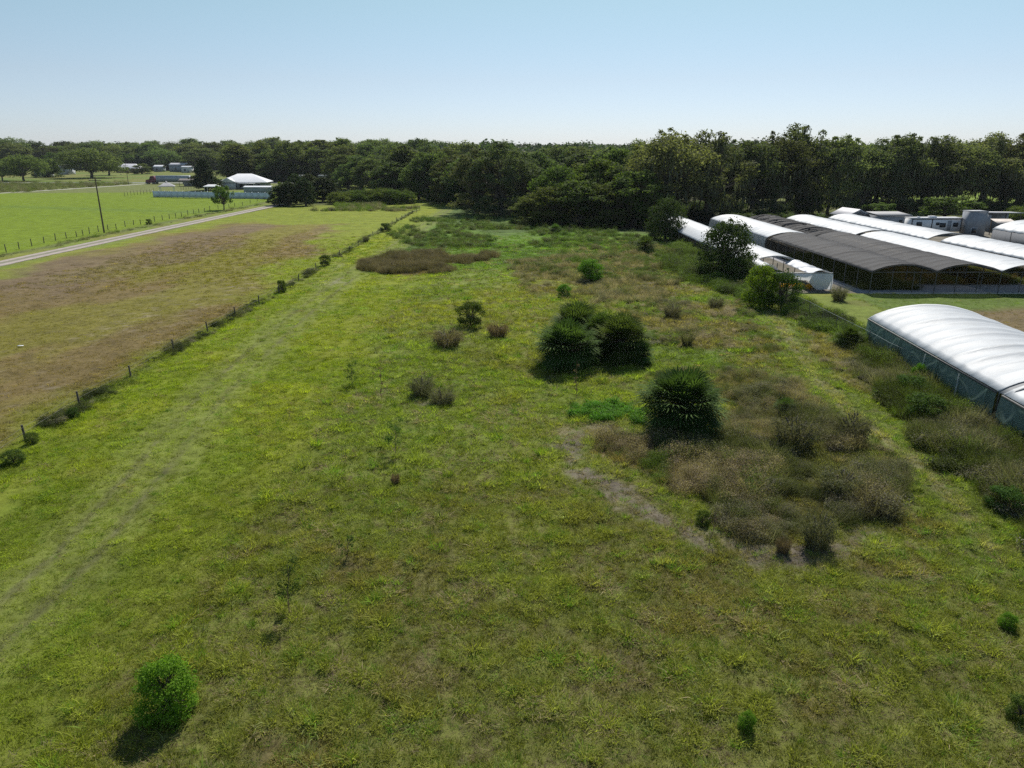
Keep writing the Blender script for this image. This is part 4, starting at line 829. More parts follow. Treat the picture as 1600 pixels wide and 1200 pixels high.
ptree('bright0', 1432, 604, 572, 22, 'bright green sapling against the green curtain', 'plant', name='leafy_bush')
ptree('bright0', 922, 438, 404, 34, 'light green bush in the grey weeds behind the palm group', 'bush', name='leafy_bush')
ptree('bright0', 881, 464, 444, 22, 'low light green bush just behind the palm group', 'bush', name='leafy_bush')
ptree('grey0', 1050, 498, 472, 34, 'grey green shrub right behind the palm group', 'dry shrub', name='twiggy_shrub')
ptree('grey0', 1118, 482, 462, 30, 'small grey shrub in the tan weeds below the larger bushy tree', 'dry shrub', name='twiggy_shrub')
ptree('grey0', 1310, 470, 442, 30, 'loose grey green shrub below the corner of the dark tunnel', 'dry shrub', name='twiggy_shrub')
ptree('grey0', 1240, 700, 642, 84, 'grey leafless shrub topping the weed thicket', 'dry shrub', name='twiggy_shrub')
ptree('grey0', 1330, 690, 640, 70, 'grey green shrub on the right shoulder of the weed thicket', 'dry shrub', name='twiggy_shrub')
ptree('grey0', 1275, 858, 790, 76, 'dark twiggy shrub at the foot of the weed thicket', 'dry shrub', name='twiggy_shrub')
ptree('grey0', 1310, 775, 728, 84, 'olive shrub in the middle of the weed thicket', 'bush', name='shrub')
ptree('brown0', 1222, 868, 838, 30, 'small rust brown clump at the bottom edge of the thicket', 'dry shrub', name='dry_shrub')
ptree('bush0', 1097, 820, 795, 24, 'small dark plant at the lower left edge of the thicket', 'bush', name='shrub')
for px, b, t, wd, lab in [(603, 363, 349, 16, 'dark weed bush on the near fence about where it passes the brown pasture'), (572, 379, 366, 12, 'grey weed bush on the near fence below the dark one'), (508, 416, 398, 16, 'tall weed bush on the near fence left of the dead weed bank'),
    (441, 456, 436, 14, 'green weed bush on the near fence'), (116, 656, 640, 20, 'low dark weed bush on the near fence toward the camera'), (52, 694, 676, 22, 'dark weed bush beside the nearest fence post'), (22, 725, 706, 36, 'dark grass clump left of the nearest fence post')]:
    ptree('grey0' if 'grey' in lab else 'bush0', px, b, t, wd, lab, 'bush', name='shrub')

# thin saplings and a dead stalk
def sapling(px, b, t, lean, label, m='bush_leaf', nl=160, sz=0.04, wd=0.5, stalk='stalk', cat='sapling', name='sapling'):
    x, y = g(px, b); h = height_at(t, y); r = random.Random(px); root = empty(name, (x, y, gz(x, y)), 0, label, cat); mb = MB(); cl = []
    pts = limb(mb, (0, 0, -.1), (lean, 0, h), 0.02, 0.006, r=r, k=5, n=6, wob=.15)
    for i in range(9):
        q = pts[1 + i % 5]; a = r.uniform(0, 6.28); L = wd * r.uniform(.4, 1) * (1.2 - q[2] / h * .6); e = (q[0] + L * math.cos(a) * .6, q[1] + L * math.sin(a) * .6, q[2] + L * .7); limb(mb, q, e, .009, .004, r=r, k=4, n=3); cl.append(e)
    mb.build('stem', M[stalk], root)
    leafcloud(cl, np.full((len(cl), 1), wd * .35), nl, sz, px, shell=.1).build('leaves', M[m], root)
    return root
sapling(452, 958, 880, 0.1, 'thin feathery green sapling in the left foreground casting a dark shadow', nl=900, sz=.035, wd=.75)
sapling(617, 712, 662, .1, 'sparse green weed bush on the meadow below the two grey shrubs', nl=1300, sz=.03, wd=.8, cat='bush', name='weed_bush')
sapling(550, 603, 574, .1, 'small green weed clump left of the dead stalk', nl=900, sz=.035, wd=.8, cat='bush', name='weed_bush')
sapling(542, 868, 835, 0.1, 'low spindly weed right above the feathery sapling', nl=200, wd=.45)
sapling(597, 622, 556, 0.0, 'dead rust brown stalk with a few leaves standing alone on the meadow', m='brown_brush', nl=260, sz=.03, wd=.22, cat='dead stalk', name='dead_stalk')
sapling(1108, 852, 796, 0.2, 'bare little sapling in the dead thatch left of the thicket', nl=40, cat='sapling')
sapling(900, 618, 560, 0.0, 'thin brown seed stalk just in front of the palm group', m='brown_brush', nl=300, sz=.03, wd=.3, cat='dead stalk', name='dead_stalk')
# vase shaped shrub
x, y = g(1073, 541); rt = empty('vase_shrub', (x, y, gz(x, y)), 0, 'vase shaped grey green shrub of upright stems right of the palm group', 'bush')
blades(240, .35, 1.7, .03, .75, 77, .15, seg=3).build('stems', M['grey_brush'], rt)

# palms
def fan_palm(seed, nf, R_, H, petr=(0.5, 1.6)):
    r = random.Random(seed); mb = MB(); pt = MB()
    V = []; Fq = []; A = []; n0 = 0
    for i in range(nf):
        f = (i + .5) / nf; el = math.radians(86 - 138 * f ** .85) + r.uniform(-.12, .12); az = i * 2.39996 + r.uniform(-.3, .3)
        q = r.uniform(.66, 1.06) if r.random() < .75 else r.uniform(.35, .75)
        d = np.array([math.cos(az) * math.cos(el), math.sin(az) * math.cos(el), math.sin(el)])
        Lp = R_ * .62 * q; o0 = np.array([0, 0, H * (.50 - .22 * f)])
        c = np.array([d[0] * Lp, d[1] * Lp, H * .44 + d[2] * H * (.36 if d[2] > 0 else .48) * q]); c[2] = max(.2, c[2])
        pt.tube([o0, (o0 + c) / 2 + np.array([0, 0, .08 * Lp]), c], [.022, .016, .012], 4, a=r.random())
        fd = d + np.array([0, 0, .10 + r.uniform(-.25, .25)]); fd /= np.linalg.norm(fd); s = np.cross(fd, (0, 0, 1)); s /= np.linalg.norm(s) + 1e-9; nrm = np.cross(s, fd)
        bl = R_ * r.uniform(.32, .44); nb = 12; val = r.random()
        for j in range(nb):
            t = (j / (nb - 1) - .5) * 2 * 1.75; dv = math.cos(t) * fd + math.sin(t) * s; L = bl * (1 - .22 * abs(t) / 1.75) * r.uniform(.9, 1.05)
            e1 = c + dv * L * .55 + nrm * (.05 * L); e2 = c + dv * L - np.array([0, 0, .07 * L + r.uniform(0, .08) * L]); sd = np.cross(dv, nrm); w_ = .036 * R_ / 2
            V += [c, e1 - sd * w_, e2, e1 + sd * w_]; Fq.append((n0, n0 + 1, n0 + 2, n0 + 3)); n0 += 4; A += [np.clip(val * .6 + .4 * r.random(), 0, 1)] * 4
    mb.v.append(np.array(V)); mb.f.append(np.array(Fq)); mb.a.append(np.array(A)); mb.n = n0
    return mb, pt
M['skirt'] = leafmat('dead_fronds', (0.07, 0.055, 0.035), (0.15, 0.12, 0.08), 0.1, objvar=.1)
def palm(px, b, t, wpx, label, seed, nf=120, trunk=True, group=None, name='fan_palm', cat='palm'):
    nf = int(nf * 1.5)
    x, y = g(px, b); y += 0; h = height_at(t, y) ; Rr = wpx * mpp(y) / 2
    Rr *= 1.12; o = empty(name, (x, y, gz(x, y)), seed, label, cat, group)
    fm, pm = fan_palm(seed, nf, Rr, h); fm.build('fronds', M['palm'], o); pm.build('leaf_stalks', M['skirt'], o)
    if trunk:
        tk = MB(); tk.tube([(0, 0, -.2), (.03, 0, h * .25), (0, 0, h * .5)], [.26, .2, .17], 9); tk.build('trunk', M['bark'], o, smooth=True)
        fs, _ = fan_palm(seed + 50, 46, Rr * .62, h * .45); fs.build('dead_skirt', M['skirt'], o)
    return o
palm(1063, 676, 574, 150, 'single fan palm standing in front on its own, left of the weed thicket', 1, 170)
palm(884, 572, 500, 112, 'largest fan palm of the group, at its left front', 2, 160, group='palm group')
palm(900, 535, 474, 96, 'fan palm at the back left of the group, its top above the others', 3, 120, group='palm group')
palm(968, 562, 488, 104, 'fan palm at the right front of the group', 4, 150, group='palm group')
palm(935, 548, 486, 80, 'fan palm in the middle of the group, behind the front two', 5, 110, group='palm group')
palm(1000, 568, 528, 50, 'smallest fan palm of the group, at its right edge', 6, 70, False, group='palm group')
palm(1008, 395, 368, 40, 'white flecked palmetto on the far grass left of the larger bushy tree', 7, 70, False, name='palmetto')
palm(868, 364, 350, 26, 'distant palmetto at the foot of the dark woods', 8, 60, False, name='palmetto')
palm(1326, 545, 510, 48, 'dark palmetto at the corner of the green curtained tunnel', 9, 80, False, name='palmetto')
palm(1225, 648, 625, 40, 'half buried palmetto behind the weed thicket', 10, 40, False, name='palmetto')

# ------------------------------------------------------------------ fences
def fence(name, pts, h, pr, label, cat='fence', wires=(0.35, 0.65, 0.95), m='post', lean=0.04, rail=None, mesh=False):
    x0, y0 = pts[0]; root = empty(name, (x0, y0, 0), 0, label, cat); first = None; r = random.Random(len(pts))
    P_ = [(x - x0, y - y0, gz(x, y)) for x, y in pts]
    for x, y, z in P_:
        if first is None:
            mb = MB(); mb.tube([(0, 0, -.3), (0, 0, h * .5), (0, 0, h)], [pr, pr * .95, pr * .9], 7); first = mb.build('post', M[m], root); o = first
        else: o = first.copy(); COL.objects.link(o); o.parent = root
        o.location = (x, y, z); o.rotation_euler = (r.uniform(-lean, lean), r.uniform(-lean, lean), r.uniform(0, 6)); o.scale = (1, 1, r.uniform(.88, 1.08))
    wb = MB()
    for f in wires: wb.tube([(x, y + pr, z + h * f) for x, y, z in P_], .006 if not mesh else .005, 3)
    if rail:
        MB().tube([(x, y, z + h) for x, y, z in P_], rail, 6).build('top_rail', M['railpaint'], root)
    if mesh:
        for (xa, ya, za), (xb, yb, zb) in zip(P_[:-1], P_[1:]):
            L = math.hypot(xb - xa, yb - ya); k = int(L / .14)
            for i in range(k):
                for s in (0, 1):
                    a = i / k; b = min(1, max(0, a + h / L * (1 if s else -1))); 
                    ha = 0.0; hb = h * min(1, abs(b - a) * L / h)
                    wb.tube([(xa + (xb - xa) * a, ya + (yb - ya) * a, za + ha), (xa + (xb - xa) * b, ya + (yb - ya) * b, za + hb)], .004, 3)
    wb.build('wire_mesh' if mesh else 'wire', M['wire'], root)
    return root
near_px = [(-30, 738), (40, 688), (125, 636), (205, 591), (272, 550), (325, 521), (368, 497), (405, 476), (436, 458), (467, 439), (494, 421), (516, 410), (531, 401), (547, 394), (560, 386), (572, 378), (583, 371), (595, 364), (604, 357), (613, 351), (620, 347), (628, 343.5), (633, 341), (639, 338), (644, 334.5), (651, 332), (656, 329)]
fence('pasture_fence', P(near_px), 0.95, 0.065, 'low post and wire fence running up the left beside the grass track', wires=(.5, .8))
rp = [(-80.6, 80 + i * 4.9) for i in range(3)]
road_px = [(10, 394), (30, 389), (50, 384.5), (69, 380), (87, 376), (104, 372.5), (120, 370.5), (130, 368), (140, 365.5), (154, 362.5), (169, 360), (182, 358.5), (196, 355), (209, 352), (220, 351), (242, 347), (254, 344.5), (265, 342.5), (275, 341), (284, 339), (294, 337), (303, 335), (311, 333), (320, 331.5), (328, 329.5), (341, 327), (358, 324.5), (367, 323), (379, 320.5), (391, 317.5), (402, 315), (413, 313)]
fence('road_fence', P(road_px), 1.2, 0.075, 'post and wire fence between the bright green pasture and the gravel road')
fence('pen_fence', P([(195 + i * 5.0, 307 - i * .55) for i in range(9)]) + P([(240, 300)]), 1.6, 0.07, 'dark wire pen fence in the pasture left of the white vinyl fence', wires=(.2, .4, .6, .8, .98))
fence('paddock_fence', P([(283 + i * 4, 297 - i * .3) for i in range(8)]), 1.6, 0.07, 'dark wire fence by the pointed cedar behind the white vinyl fence', wires=(.2, .4, .6, .8, .98))
cf = [(27.9, 30), (27.85, 33.5)] + [(27.9 + .012 * i, 37 + 3.0 * i) for i in range(13)]
fence('chain_link_fence', cf, 1.5, 0.03, 'chain link fence with a pale top rail along the green curtained tunnel', m='dsteel', rail=.013, mesh=True, wires=(.02,), lean=.01)
fence('back_fence', P([(1488 + 7 * i, 318 + i * .8) for i in range(17)]), 1.3, 0.10, 'pale post fence along the sandy lane behind the oaks', m='vinyl', wires=(.4, .8))

# white vinyl fence: panels between posts
p0 = Vector((*g(240, 308), 0)); p1 = Vector((*g(425, 311.5), 0)); L = (p1 - p0).length
vf = empty('vinyl_fence', p0, math.atan2(p1.y - p0.y, p1.x - p0.x), 'long solid white vinyl fence in front of the white roofed house', 'fence')
npn = int(L / 2.4); fp = None; fo = None
for i in range(npn + 1):
    if fp is None: fo = MB().box(-.07, .07, -.07, .07, -.1, 2.15).add([(-.09, -.09, 2.15), (.09, -.09, 2.15), (.09, .09, 2.15), (-.09, .09, 2.15), (0, 0, 2.25)], np.array([(0, 1, 4), (1, 2, 4), (2, 3, 4), (3, 0, 4)])).build('post', M['vinyl'], vf); fp = MB().box(.075, L / npn - .075, -.025, .025, .05, 1.98).box(.075, L / npn - .075, -.04, .04, 1.98, 2.08).build('panel', M['vinyl'], vf)
    else:
        o = fo.copy(); COL.objects.link(o); o.location = (i * L / npn, 0, 0)
        if i < npn: o = fp.copy(); COL.objects.link(o); o.location = (i * L / npn, 0, 0)

# ------------------------------------------------------------------ utility poles
def upole(px, b, t, label, r=.16, arm=True, bend=0):
    x, y = g(px, b); h = height_at(t, y); o = empty('utility_pole', (x, y, 0), 0.0, label, 'utility pole'); k = 1
    MB().tube([(0, 0, -.4), (0, 0, h * .5), (0, 0, h)], [r, r * .85, r * .65], 9).build('pole', M['pole'], o, smooth=True)
    if arm:
        MB().box(-1.2, 1.2, -.22, -.12, h - .75, h - .63).build('crossarm', M['pole'], o)
        for s in (-1.05, -.35, .35, 1.05): MB().tube([(s, -.17, h - .63), (s, -.17, h - .45)], [.05, .03], 6).build('insulator', M['wwall'], o)
    return o, h, x, y
upole(163, 364, 276, 'dark utility pole leaning out of the fence line by the gravel road')
upole(201, 289, 256, 'slender far utility pole beside the brick house', .14)
upole(488, 304, 262, 'pale far pole rising behind the junipers', .12, False)

# ------------------------------------------------------------------ houses, barns
def hip(mb, x0, x1, y0, y1, z0, z1, inset, ov=.4):
    x0 -= ov; x1 += ov; y0 -= ov; y1 += ov; ym = (y0 + y1) / 2
    v = [(x0, y0, z0), (x1, y0, z0), (x1, y1, z0), (x0, y1, z0), (x0 + inset, ym, z1), (x1 - inset, ym, z1)]
    mb.add(v, [(0, 1, 5, 4), (2, 3, 4, 5)]); mb.add(v, np.array([(1, 2, 5), (3, 0, 4)])); mb.add(v, [(0, 3, 2, 1)])
    mb.box(x0, x1, y0 - .02, y0 + .06, z0 - .22, z0 - .004); return mb
def gable(mb, x0, x1, y0, y1, z0, z1, ov=.4, axis='x'):
    if axis == 'x':
        ym = (y0 + y1) / 2; pr = [(y0 - ov, z0), (ym, z1), (y1 + ov, z0), (y1 + ov, z0 - .15), (ym, z1 - .18), (y0 - ov, z0 - .15)]; return mb.prism(pr, 'x', x0 - ov, x1 + ov)
    xm = (x0 + x1) / 2; pr = [(x0 - ov, z0), (xm, z1), (x1 + ov, z0), (x1 + ov, z0 - .15), (xm, z1 - .18), (x0 - ov, z0 - .15)]; return mb.prism(pr, 'y', y0 - ov, y1 + ov)
def window(parent, x, z, w_=1.2, h=1.2, y=0.0, m='glass', frame='wwall'):
    f = MB().box(x - w_ / 2 - .08, x + w_ / 2 + .08, y - .06, y - .002, z - .08, z + h + .08).build('window', M[frame], parent)
    MB().box(x - w_ / 2, x + w_ / 2, y - .08, y - .062, z, z + h).build('pane', M[m], f)
def door(parent, x, w_=1.0, h=2.1, y=0.0, m='groof', z=0.02):
    d = MB().box(x - w_ / 2, x + w_ / 2, y - .06, y - .002, z, z + h).build('door', M[m], parent); MB().box(x + w_ / 2 - .16, x + w_ / 2 - .08, y - .12, y - .062, z + 1.0, z + 1.06).build('handle', M['steel'], d)
# white roofed house
x, y = g(380, 296); wpm = mpp(y)
hx0, hx1 = g(343, 296)[0] - x, g(417, 296)[0] - x
h = empty('house', (x, y, 0), R(6), 'house with a large white hipped metal roof behind the white vinyl fence', 'house')
MB().box(hx0 + .8, hx1 - .8, 0, 11, -.1, 2.9).build('wall', M['gwall'], h)
rf = MB(); hip(rf, hx0, hx1, -.6, 11.6, 2.95, 6.3, 7.5); rf.build('roof', M['wroof'], h)
gb = MB(); gb.prism([(hx0 + 1.2, 2.98), (hx0 + 4.6, 4.9), (hx0 + 8.0, 2.98)], 'y', -3.0, 3.2).build('front_gable', M['wroof'], h)
MB().box(hx0 + 1.6, hx0 + 7.6, -2.6, -.01, 0, 2.7).build('garage_wall', M['wwall'], h)
MB().box(-1.5, 5.5, -3.2, -1.05, 2.45, 2.6).build('porch_roof', M['wroof'], h)
for s in (-1.3, 2, 5.3): MB().box(s - .06, s + .06, -3.1, -2.98, 0, 2.44).build('porch_post', M['wwall'], h)
for s in (-.6, 3.6, 6.6): window(h, s, 1.0, 1.3, 1.2)
door(h, 1.6)
# gazebo, pool cover roof, brown roofed carport
x, y = g(262, 301); h = empty('gazebo', (x, y, 0), R(20), 'small gazebo with a grey hipped roof behind the left end of the vinyl fence', 'gazebo')
rf = MB(); hip(rf, -2.6, 2.6, -2.6, 2.6, 2.5, 3.9, 2.6, .4); rf.build('roof', M['groof'], h)
MB().add([(-.5, -.5, 3.7), (.5, -.5, 3.7), (.5, .5, 3.7), (-.5, .5, 3.7), (0, 0, 4.5)], np.array([(0, 1, 4), (1, 2, 4), (2, 3, 4), (3, 0, 4)])).build('cupola', M['groof'], h)
for a in (-1, 1):
    for b in (-1, 1): MB().box(a * 2.4 - .08, a * 2.4 + .08, b * 2.4 - .08, b * 2.4 + .08, 0, 2.5).build('post', M['vinyl'], h)
x, y = g(332, 301); h = empty('shade_canopy', (x, y, 0), 0, 'low white hipped canopy behind the white fence right of the cedar', 'canopy')
rf = MB(); hip(rf, -2.6, 2.8, -1.5, 1.5, 2.4, 3.1, 1.5, .2); rf.build('roof', M['wroof'], h)
for a in (-2.4, 2.6):
    for b in (-1.3, 1.3): MB().tube([(a, b, 0), (a, b, 2.4)], .06, 6).build('post', M['vinyl'], h)
x, y = g(402, 303); h = empty('garden_shed', (x, y, 0), 0, 'white roofed lean-to against the right part of the white fence', 'shed')
MB().box(-5, 5, 0, 2.5, 0, 2.3).build('wall', M['gwall'], h); MB().prism([(-.3, 2.35), (2.7, 2.75), (2.7, 2.85), (-.3, 2.45)], 'x', -5.3, 5.3).build('roof', M['wroof'], h)
x, y = g(297, 291); h = empty('carport', (x, y, 0), 0, 'brown grey gabled carport left of the cedar in front of the truck trailer', 'carport')
rf = MB(); gable(rf, -4, 5, -2.5, 2.5, 2.4, 3.4, .3, 'x'); rf.build('roof', M['broof'], h); MB().box(-3.8, 4.8, 2.2, 2.35, 0, 2.25).build('back_wall', M['groof'], h)
for a in (-3.8, .5, 4.8): MB().box(a - .07, a + .07, -2.4, -2.26, 0, 2.25).build('post', M['post'], h)
# far buildings
def simple_house(px, b, wpx, zt, zr, roofm, wallm, label, cat='house', kind='hip', depth=9, rot=0, nwin=3, name='house'):
    x, y = g(px, b); W_ = wpx * mpp(y); h = empty(name, (x, y, 0), R(rot), label, cat)
    MB().box(-W_ / 2, W_ / 2, 0, depth, -.1, zt).build('wall', M[wallm], h)
    rf = MB()
    if kind == 'hip': hip(rf, -W_ / 2, W_ / 2, 0, depth, zt + .02, zr, depth / 2, .6)
    else: gable(rf, -W_ / 2, W_ / 2, 0, depth, zt + .17, zr, .4, 'x')
    rf.build('roof', M[roofm], h)
    for i in range(nwin): window(h, -W_ / 2 + W_ * (i + 1) / (nwin + 1.6), zt * .38, 1.4, 1.3)
    if nwin: door(h, W_ / 2 - W_ / (nwin + 1.6) * .6)
    return h
M['lroof'] = mat('light_grey_roof', (0.42, 0.42, 0.45), 0.6, var=.1, vs=1)
simple_house(199, 270, 34, 3.3, 6.6, 'lroof', 'brick', 'brick house with a light grey hipped roof on the far lawn', rot=-6)
simple_house(278, 268.5, 24, 5.0, 6.8, 'lroof', 'gwall', 'grey metal barn with a pale roof left behind the cedar', 'barn', 'gable', 10, nwin=1, name='barn')
simple_house(291, 270, 13, 4.0, 5.0, 'wroof', 'wwall', 'small white outbuilding at the right of the grey metal barn', 'shed', 'gable', 6, nwin=1, name='shed')
simple_house(247, 268.5, 12, 3.6, 5.2, 'wroof', 'gwall', 'small pale roofed cottage left of the grey metal barn', 'cottage', 'gable', 7, nwin=1, name='cottage')
simple_house(66, 276, 22, 3.0, 4.2, 'wroof', 'wwall', 'white mobile home under the trees at the far left', 'mobile home', 'gable', 5, nwin=2, name='mobile_home')
simple_house(100, 273, 16, 4.6, 6.8, 'lroof', 'wwall', 'white two level house hidden behind the widest shade tree', 'house', 'gable', 8, nwin=2)
simple_house(1236, 310, 18, 3, 4.2, 'wroof', 'wwall', 'white roofed outbuilding glimpsed between the oaks', 'shed', 'gable', 6, nwin=1, name='shed')

# semi truck
x, y = g(269, 287.5); tr = empty('semi_truck', (x, y, 0), 0, 'maroon semi truck with a long grey box trailer on the highway, cab facing left', 'truck'); s0 = -6.5
def wheel(parent, x_, y_, r_, w_=.3):
    t = MB().disc((x_, y_, r_), r_, 'y', w_).build('wheel', M['rubber'], parent); MB().disc((x_, y_ - w_ / 2 - .01, r_), r_ * .5, 'y', .03).build('rim', M['steel'], t)
MB().box(-7.2, 9.2, -1.25, 1.25, 1.15, 4.05).build('trailer', M['trailer'], tr)
MB().box(-7.2, 9.2, -1.0, 1.0, .95, 1.14).build('chassis', M['dsteel'], tr)
cab = MB().prism([(-7.9, .6), (-7.9, 3.7), (-8.6, 3.9), (-9.9, 3.8), (-10.6, 2.3), (-12.3, 2.0), (-12.6, .6)], 'y', -1.2, 1.2).build('cab', M['maroon'], tr)
MB().prism([(-9.92, 3.55), (-10.55, 2.35), (-10.6, 2.4), (-9.98, 3.6)], 'y', -1.0, 1.0).build('windscreen', M['glass'], cab)
MB().box(-10.2, -9.3, -1.225, -1.203, 2.4, 3.2).build('side_window', M['glass'], cab); MB().box(-12.68, -12.6, -1.1, 1.1, .55, .9).build('bumper', M['steel'], cab)
for a in (-11.8, -8.9, -7.7, 6.3, 7.6):
    for b in (-1.05, 1.05): wheel(tr, a, b, .52)
# two pale recreational vehicles parked behind the junipers
for i, (px, wd, lab) in enumerate([(473, 15, 'left white roofed camper parked behind the junipers'), (507, 15, 'right white roofed camper parked behind the junipers')]):
    x, y = g(px, 287); v = empty('camper', (x, y, 0), 0, lab, 'camper', 'campers behind the junipers'); W_ = wd * mpp(y)
    MB().box(-W_ / 2, W_ / 2, -1.2, 1.2, .6, 3.9).build('body', M['broof'], v); MB().box(-W_ / 2 - .1, W_ / 2 + .1, -1.3, 1.3, 3.91, 4.15).build('roof', M['white'], v)
    for s in (-1, 1): wheel(v, s * 1.2, -1.1, .4, .2)
    MB().box(-W_ / 2 + .6, -W_ / 2 + 1.6, -1.23, -1.203, 2.0, 2.8).build('window', M['glass'], v)

# ------------------------------------------------------------------ greenhouse tunnels
def arch(x0, x1, ze, za, n=20):
    return [(x0 + (x1 - x0) * i / n, ze + (za - ze) * (1 - (2 * i / n - 1) ** 2) ** .85) for i in range(n + 1)]
def sheet(name, x0, x1, y0, y1, ze, za, m, parent, hoop=1.8, sag=.07, drape=0.0, th=.02, seed=0, holes=0):
    prof = arch(x0, x1, ze, za); n = len(prof); step = .15; ny = int((y1 - y0) / step); r = np.random.default_rng(seed)
    ys = np.linspace(y0, y1, ny + 1); hn = (y1 - y0) / max(1, round((y1 - y0) / hoop)); hs = r.uniform(.5, 1.5, 400)
    V = []
    for j, yy in enumerate(ys):
        t = (yy - y0) / hn; s = abs(math.sin(math.pi * t)) ** .7 * hs[int(t)]
        for i, (a, z) in enumerate(prof):
            e = 1 - abs(2 * i / (n - 1) - 1) ** 6
            w_ = .035 * (vnoise(np.array([a * 2.2 + seed * 9]), np.array([yy * 1.3]), 1.0, seed)[0] - .5)
            V.append((a, yy, z - sag * s * e + w_ * e + (0.05 * math.sin(yy * 3 + seed) * drape if i in (0, n - 1) else 0)))
    V = np.array(V); ii = (np.arange(ny)[:, None] * n + np.arange(n - 1)[None, :]).ravel(); Fc = np.stack([ii, ii + 1, ii + n + 1, ii + n], 1)
    if holes:
        cx = ii % n; cyy = ii // n; keep = ~((vnoise(cx * 1.0, cyy * 1.0 * .9, 2.6, 55) > 1 - holes)); Fc = Fc[keep]
    o = MB().add(V, Fc).build(name, m, parent, smooth=True)
    sm = o.modifiers.new('thickness', 'SOLIDIFY'); sm.thickness = th; sm.offset = -1
    return o
def hoops(parent, x0, x1, ys, ze, za, m, r_=.03, dz=.05):
    f = None
    for yy in ys:
        if f is None: f = MB().tube([(a, 0, z - dz) for a, z in arch(x0, x1, ze, za, 12)], r_, 5).build('hoop', m, parent); o = f
        else: o = f.copy(); COL.objects.link(o)
        o.location = (0, yy, 0)
def posts(parent, xs, ys, h, m, r_=.05):
    f = None
    for xx in xs:
        for yy in ys:
            if f is None: f = MB().tube([(0, 0, -.2), (0, 0, h)], r_, 6).build('post', m, parent); o = f
            else: o = f.copy(); COL.objects.link(o)
            o.location = (xx, yy, 0)
# the near tunnel with green curtains; its own axis turns a little off the others
near = []
TR = -math.atan(.085)
def near_tunnel(y0, y1, label, seed):
    t = empty('greenhouse_tunnel', (28.75 - .085 * (57 - y0), y0, 0), TR, label, 'greenhouse tunnel'); L = y1 - y0
    sheet('cover', 0, 9.2, 0, L, 2.3, 3.50, M['film'], t, hoop=1.55, sag=.17, seed=seed)
    hoops(t, 0.03, 9.17, np.arange(0, L + .01, 2 * L / round(L / 1.55)), 2.2, 3.38, M['steel'])
    posts(t, (.08, 9.12), np.arange(.05, L, L / round(L / 3.1) - .003), 2.24, M['dsteel'], .045)
    # side curtain hanging in folds
    r = np.random.default_rng(seed); V = []; ny = int(L / .12); nz = 10
    for j in range(ny + 1):
        yy = L * j / ny
        for k in range(nz + 1):
            z = 2.2 * (1 - k / nz); b = .05 * math.sin(yy * 2.1 + seed) * math.sin(math.pi * k / nz) + .10 * (vnoise(np.array([yy]), np.array([z * .6]), .7, seed + 3)[0] - .5) + .08 * math.sin(math.pi * k / nz)
            V.append((-.06 - b, yy, z))
    ii = (np.arange(ny)[:, None] * (nz + 1) + np.arange(nz)[None, :]).ravel(); MB().add(V, np.stack([ii, ii + 1, ii + nz + 2, ii + nz + 1], 1)).build('side_curtain', M['green_cloth'], t, smooth=True)
    MB().box(-.12, -.04, .05, L - .05, 2.17, 2.26).build('eave_rail', M['dsteel'], t)
    MB().box(9.16, 9.2, 0, L, .0, 2.2).build('back_curtain', M['green_cloth'], t)
    for k in range(int(L / 3)):
        q = r.uniform(.8, 1.2) * 3 * k + .9
        if q < L - .3: MB().tube([(-.16, q, 2.1), (-.22, q + r.uniform(-.12, .12), .9), (-.2, q + r.uniform(-.2, .2), .1)], [.035, .06, .03], 6).build('folded_strip', M['torn_film' if k % 2 else 'green_cloth'], t)
    return t
t = near_tunnel(38.3, 57.2, 'large near white tunnel with a dark green side curtain', 3)
MB().prism(arch(0.05, 9.15, 2.2, 3.40, 16) + [(9.15, 0), (.05, 0)], 'y', 18.92, 18.95).build('end_panel', M['green_cloth'], t)
sheet('joint_strip', .02, 9.18, -.75, .25, 2.26, 3.44, M['strip_cloth'], t, hoop=1, sag=.02, seed=8)
t = near_tunnel(20.5, 37.9, 'nearest stretch of white tunnel, cut by the right edge', 4)
x, y = g(1568, 668); tp = empty('trash_heap', (x, y, 0), 0, 'crumpled heap of white plastic film at the foot of the green curtain', 'plastic heap')
r_ = random.Random(2)
for k in range(3):
    cx, cy_ = r_.uniform(-.5, .5), r_.uniform(-.3, .3); V = []
    for a in range(9):
        for b in range(9):
            V.append((cx + (a - 4) * .12 + r_.uniform(-.06, .06), cy_ + (b - 4) * .1 + r_.uniform(-.06, .06), .12 + .35 * math.exp(-((a - 4) ** 2 + (b - 4) ** 2) / 8) + r_.uniform(-.07, .1)))
    MB().add(V, [(a * 9 + b, a * 9 + b + 1, a * 9 + b + 10, a * 9 + b + 9) for a in range(8) for b in range(8)]).build('crumpled_film', M['white'], tp)

# low tunnel at the left of the nursery, its near end open
lt = empty('low_tunnel', (29.2, 84.5, 0), 0, 'long low white tunnel left of the nursery, its near end torn open', 'greenhouse tunnel')
sheet('cover', 0, 7.0, 5.5, 72, 1.7, 2.85, M['film'], lt, hoop=1.5, sag=.12, seed=9)
sheet('torn_cover', 4.6, 7.0, -2.9, 5.42, 1.9, 2.35, M['film2'], lt, hoop=2, sag=.25, seed=12, holes=0)
sheet('torn_flap', 0, 2.3, 1.0, 5.42, 1.68, 2.42, M['film2'], lt, hoop=2, sag=.2, seed=14)
hoops(lt, .03, 6.97, np.arange(5.5, 72, 2 * 66.5 / 44), 1.62, 2.74, M['steel'])
posts(lt, (.05, 3.4, 6.95), (-3.0, .8, 4.6), 2.05, M['dsteel'], .05); posts(lt, (.05, 6.95), np.arange(8, 72, 4.0), 1.66, M['dsteel'], .05)
MB().box(0, 7, -3.06, -2.94, 2.0, 2.08).build('end_rail', M['steel'], lt)
V = []
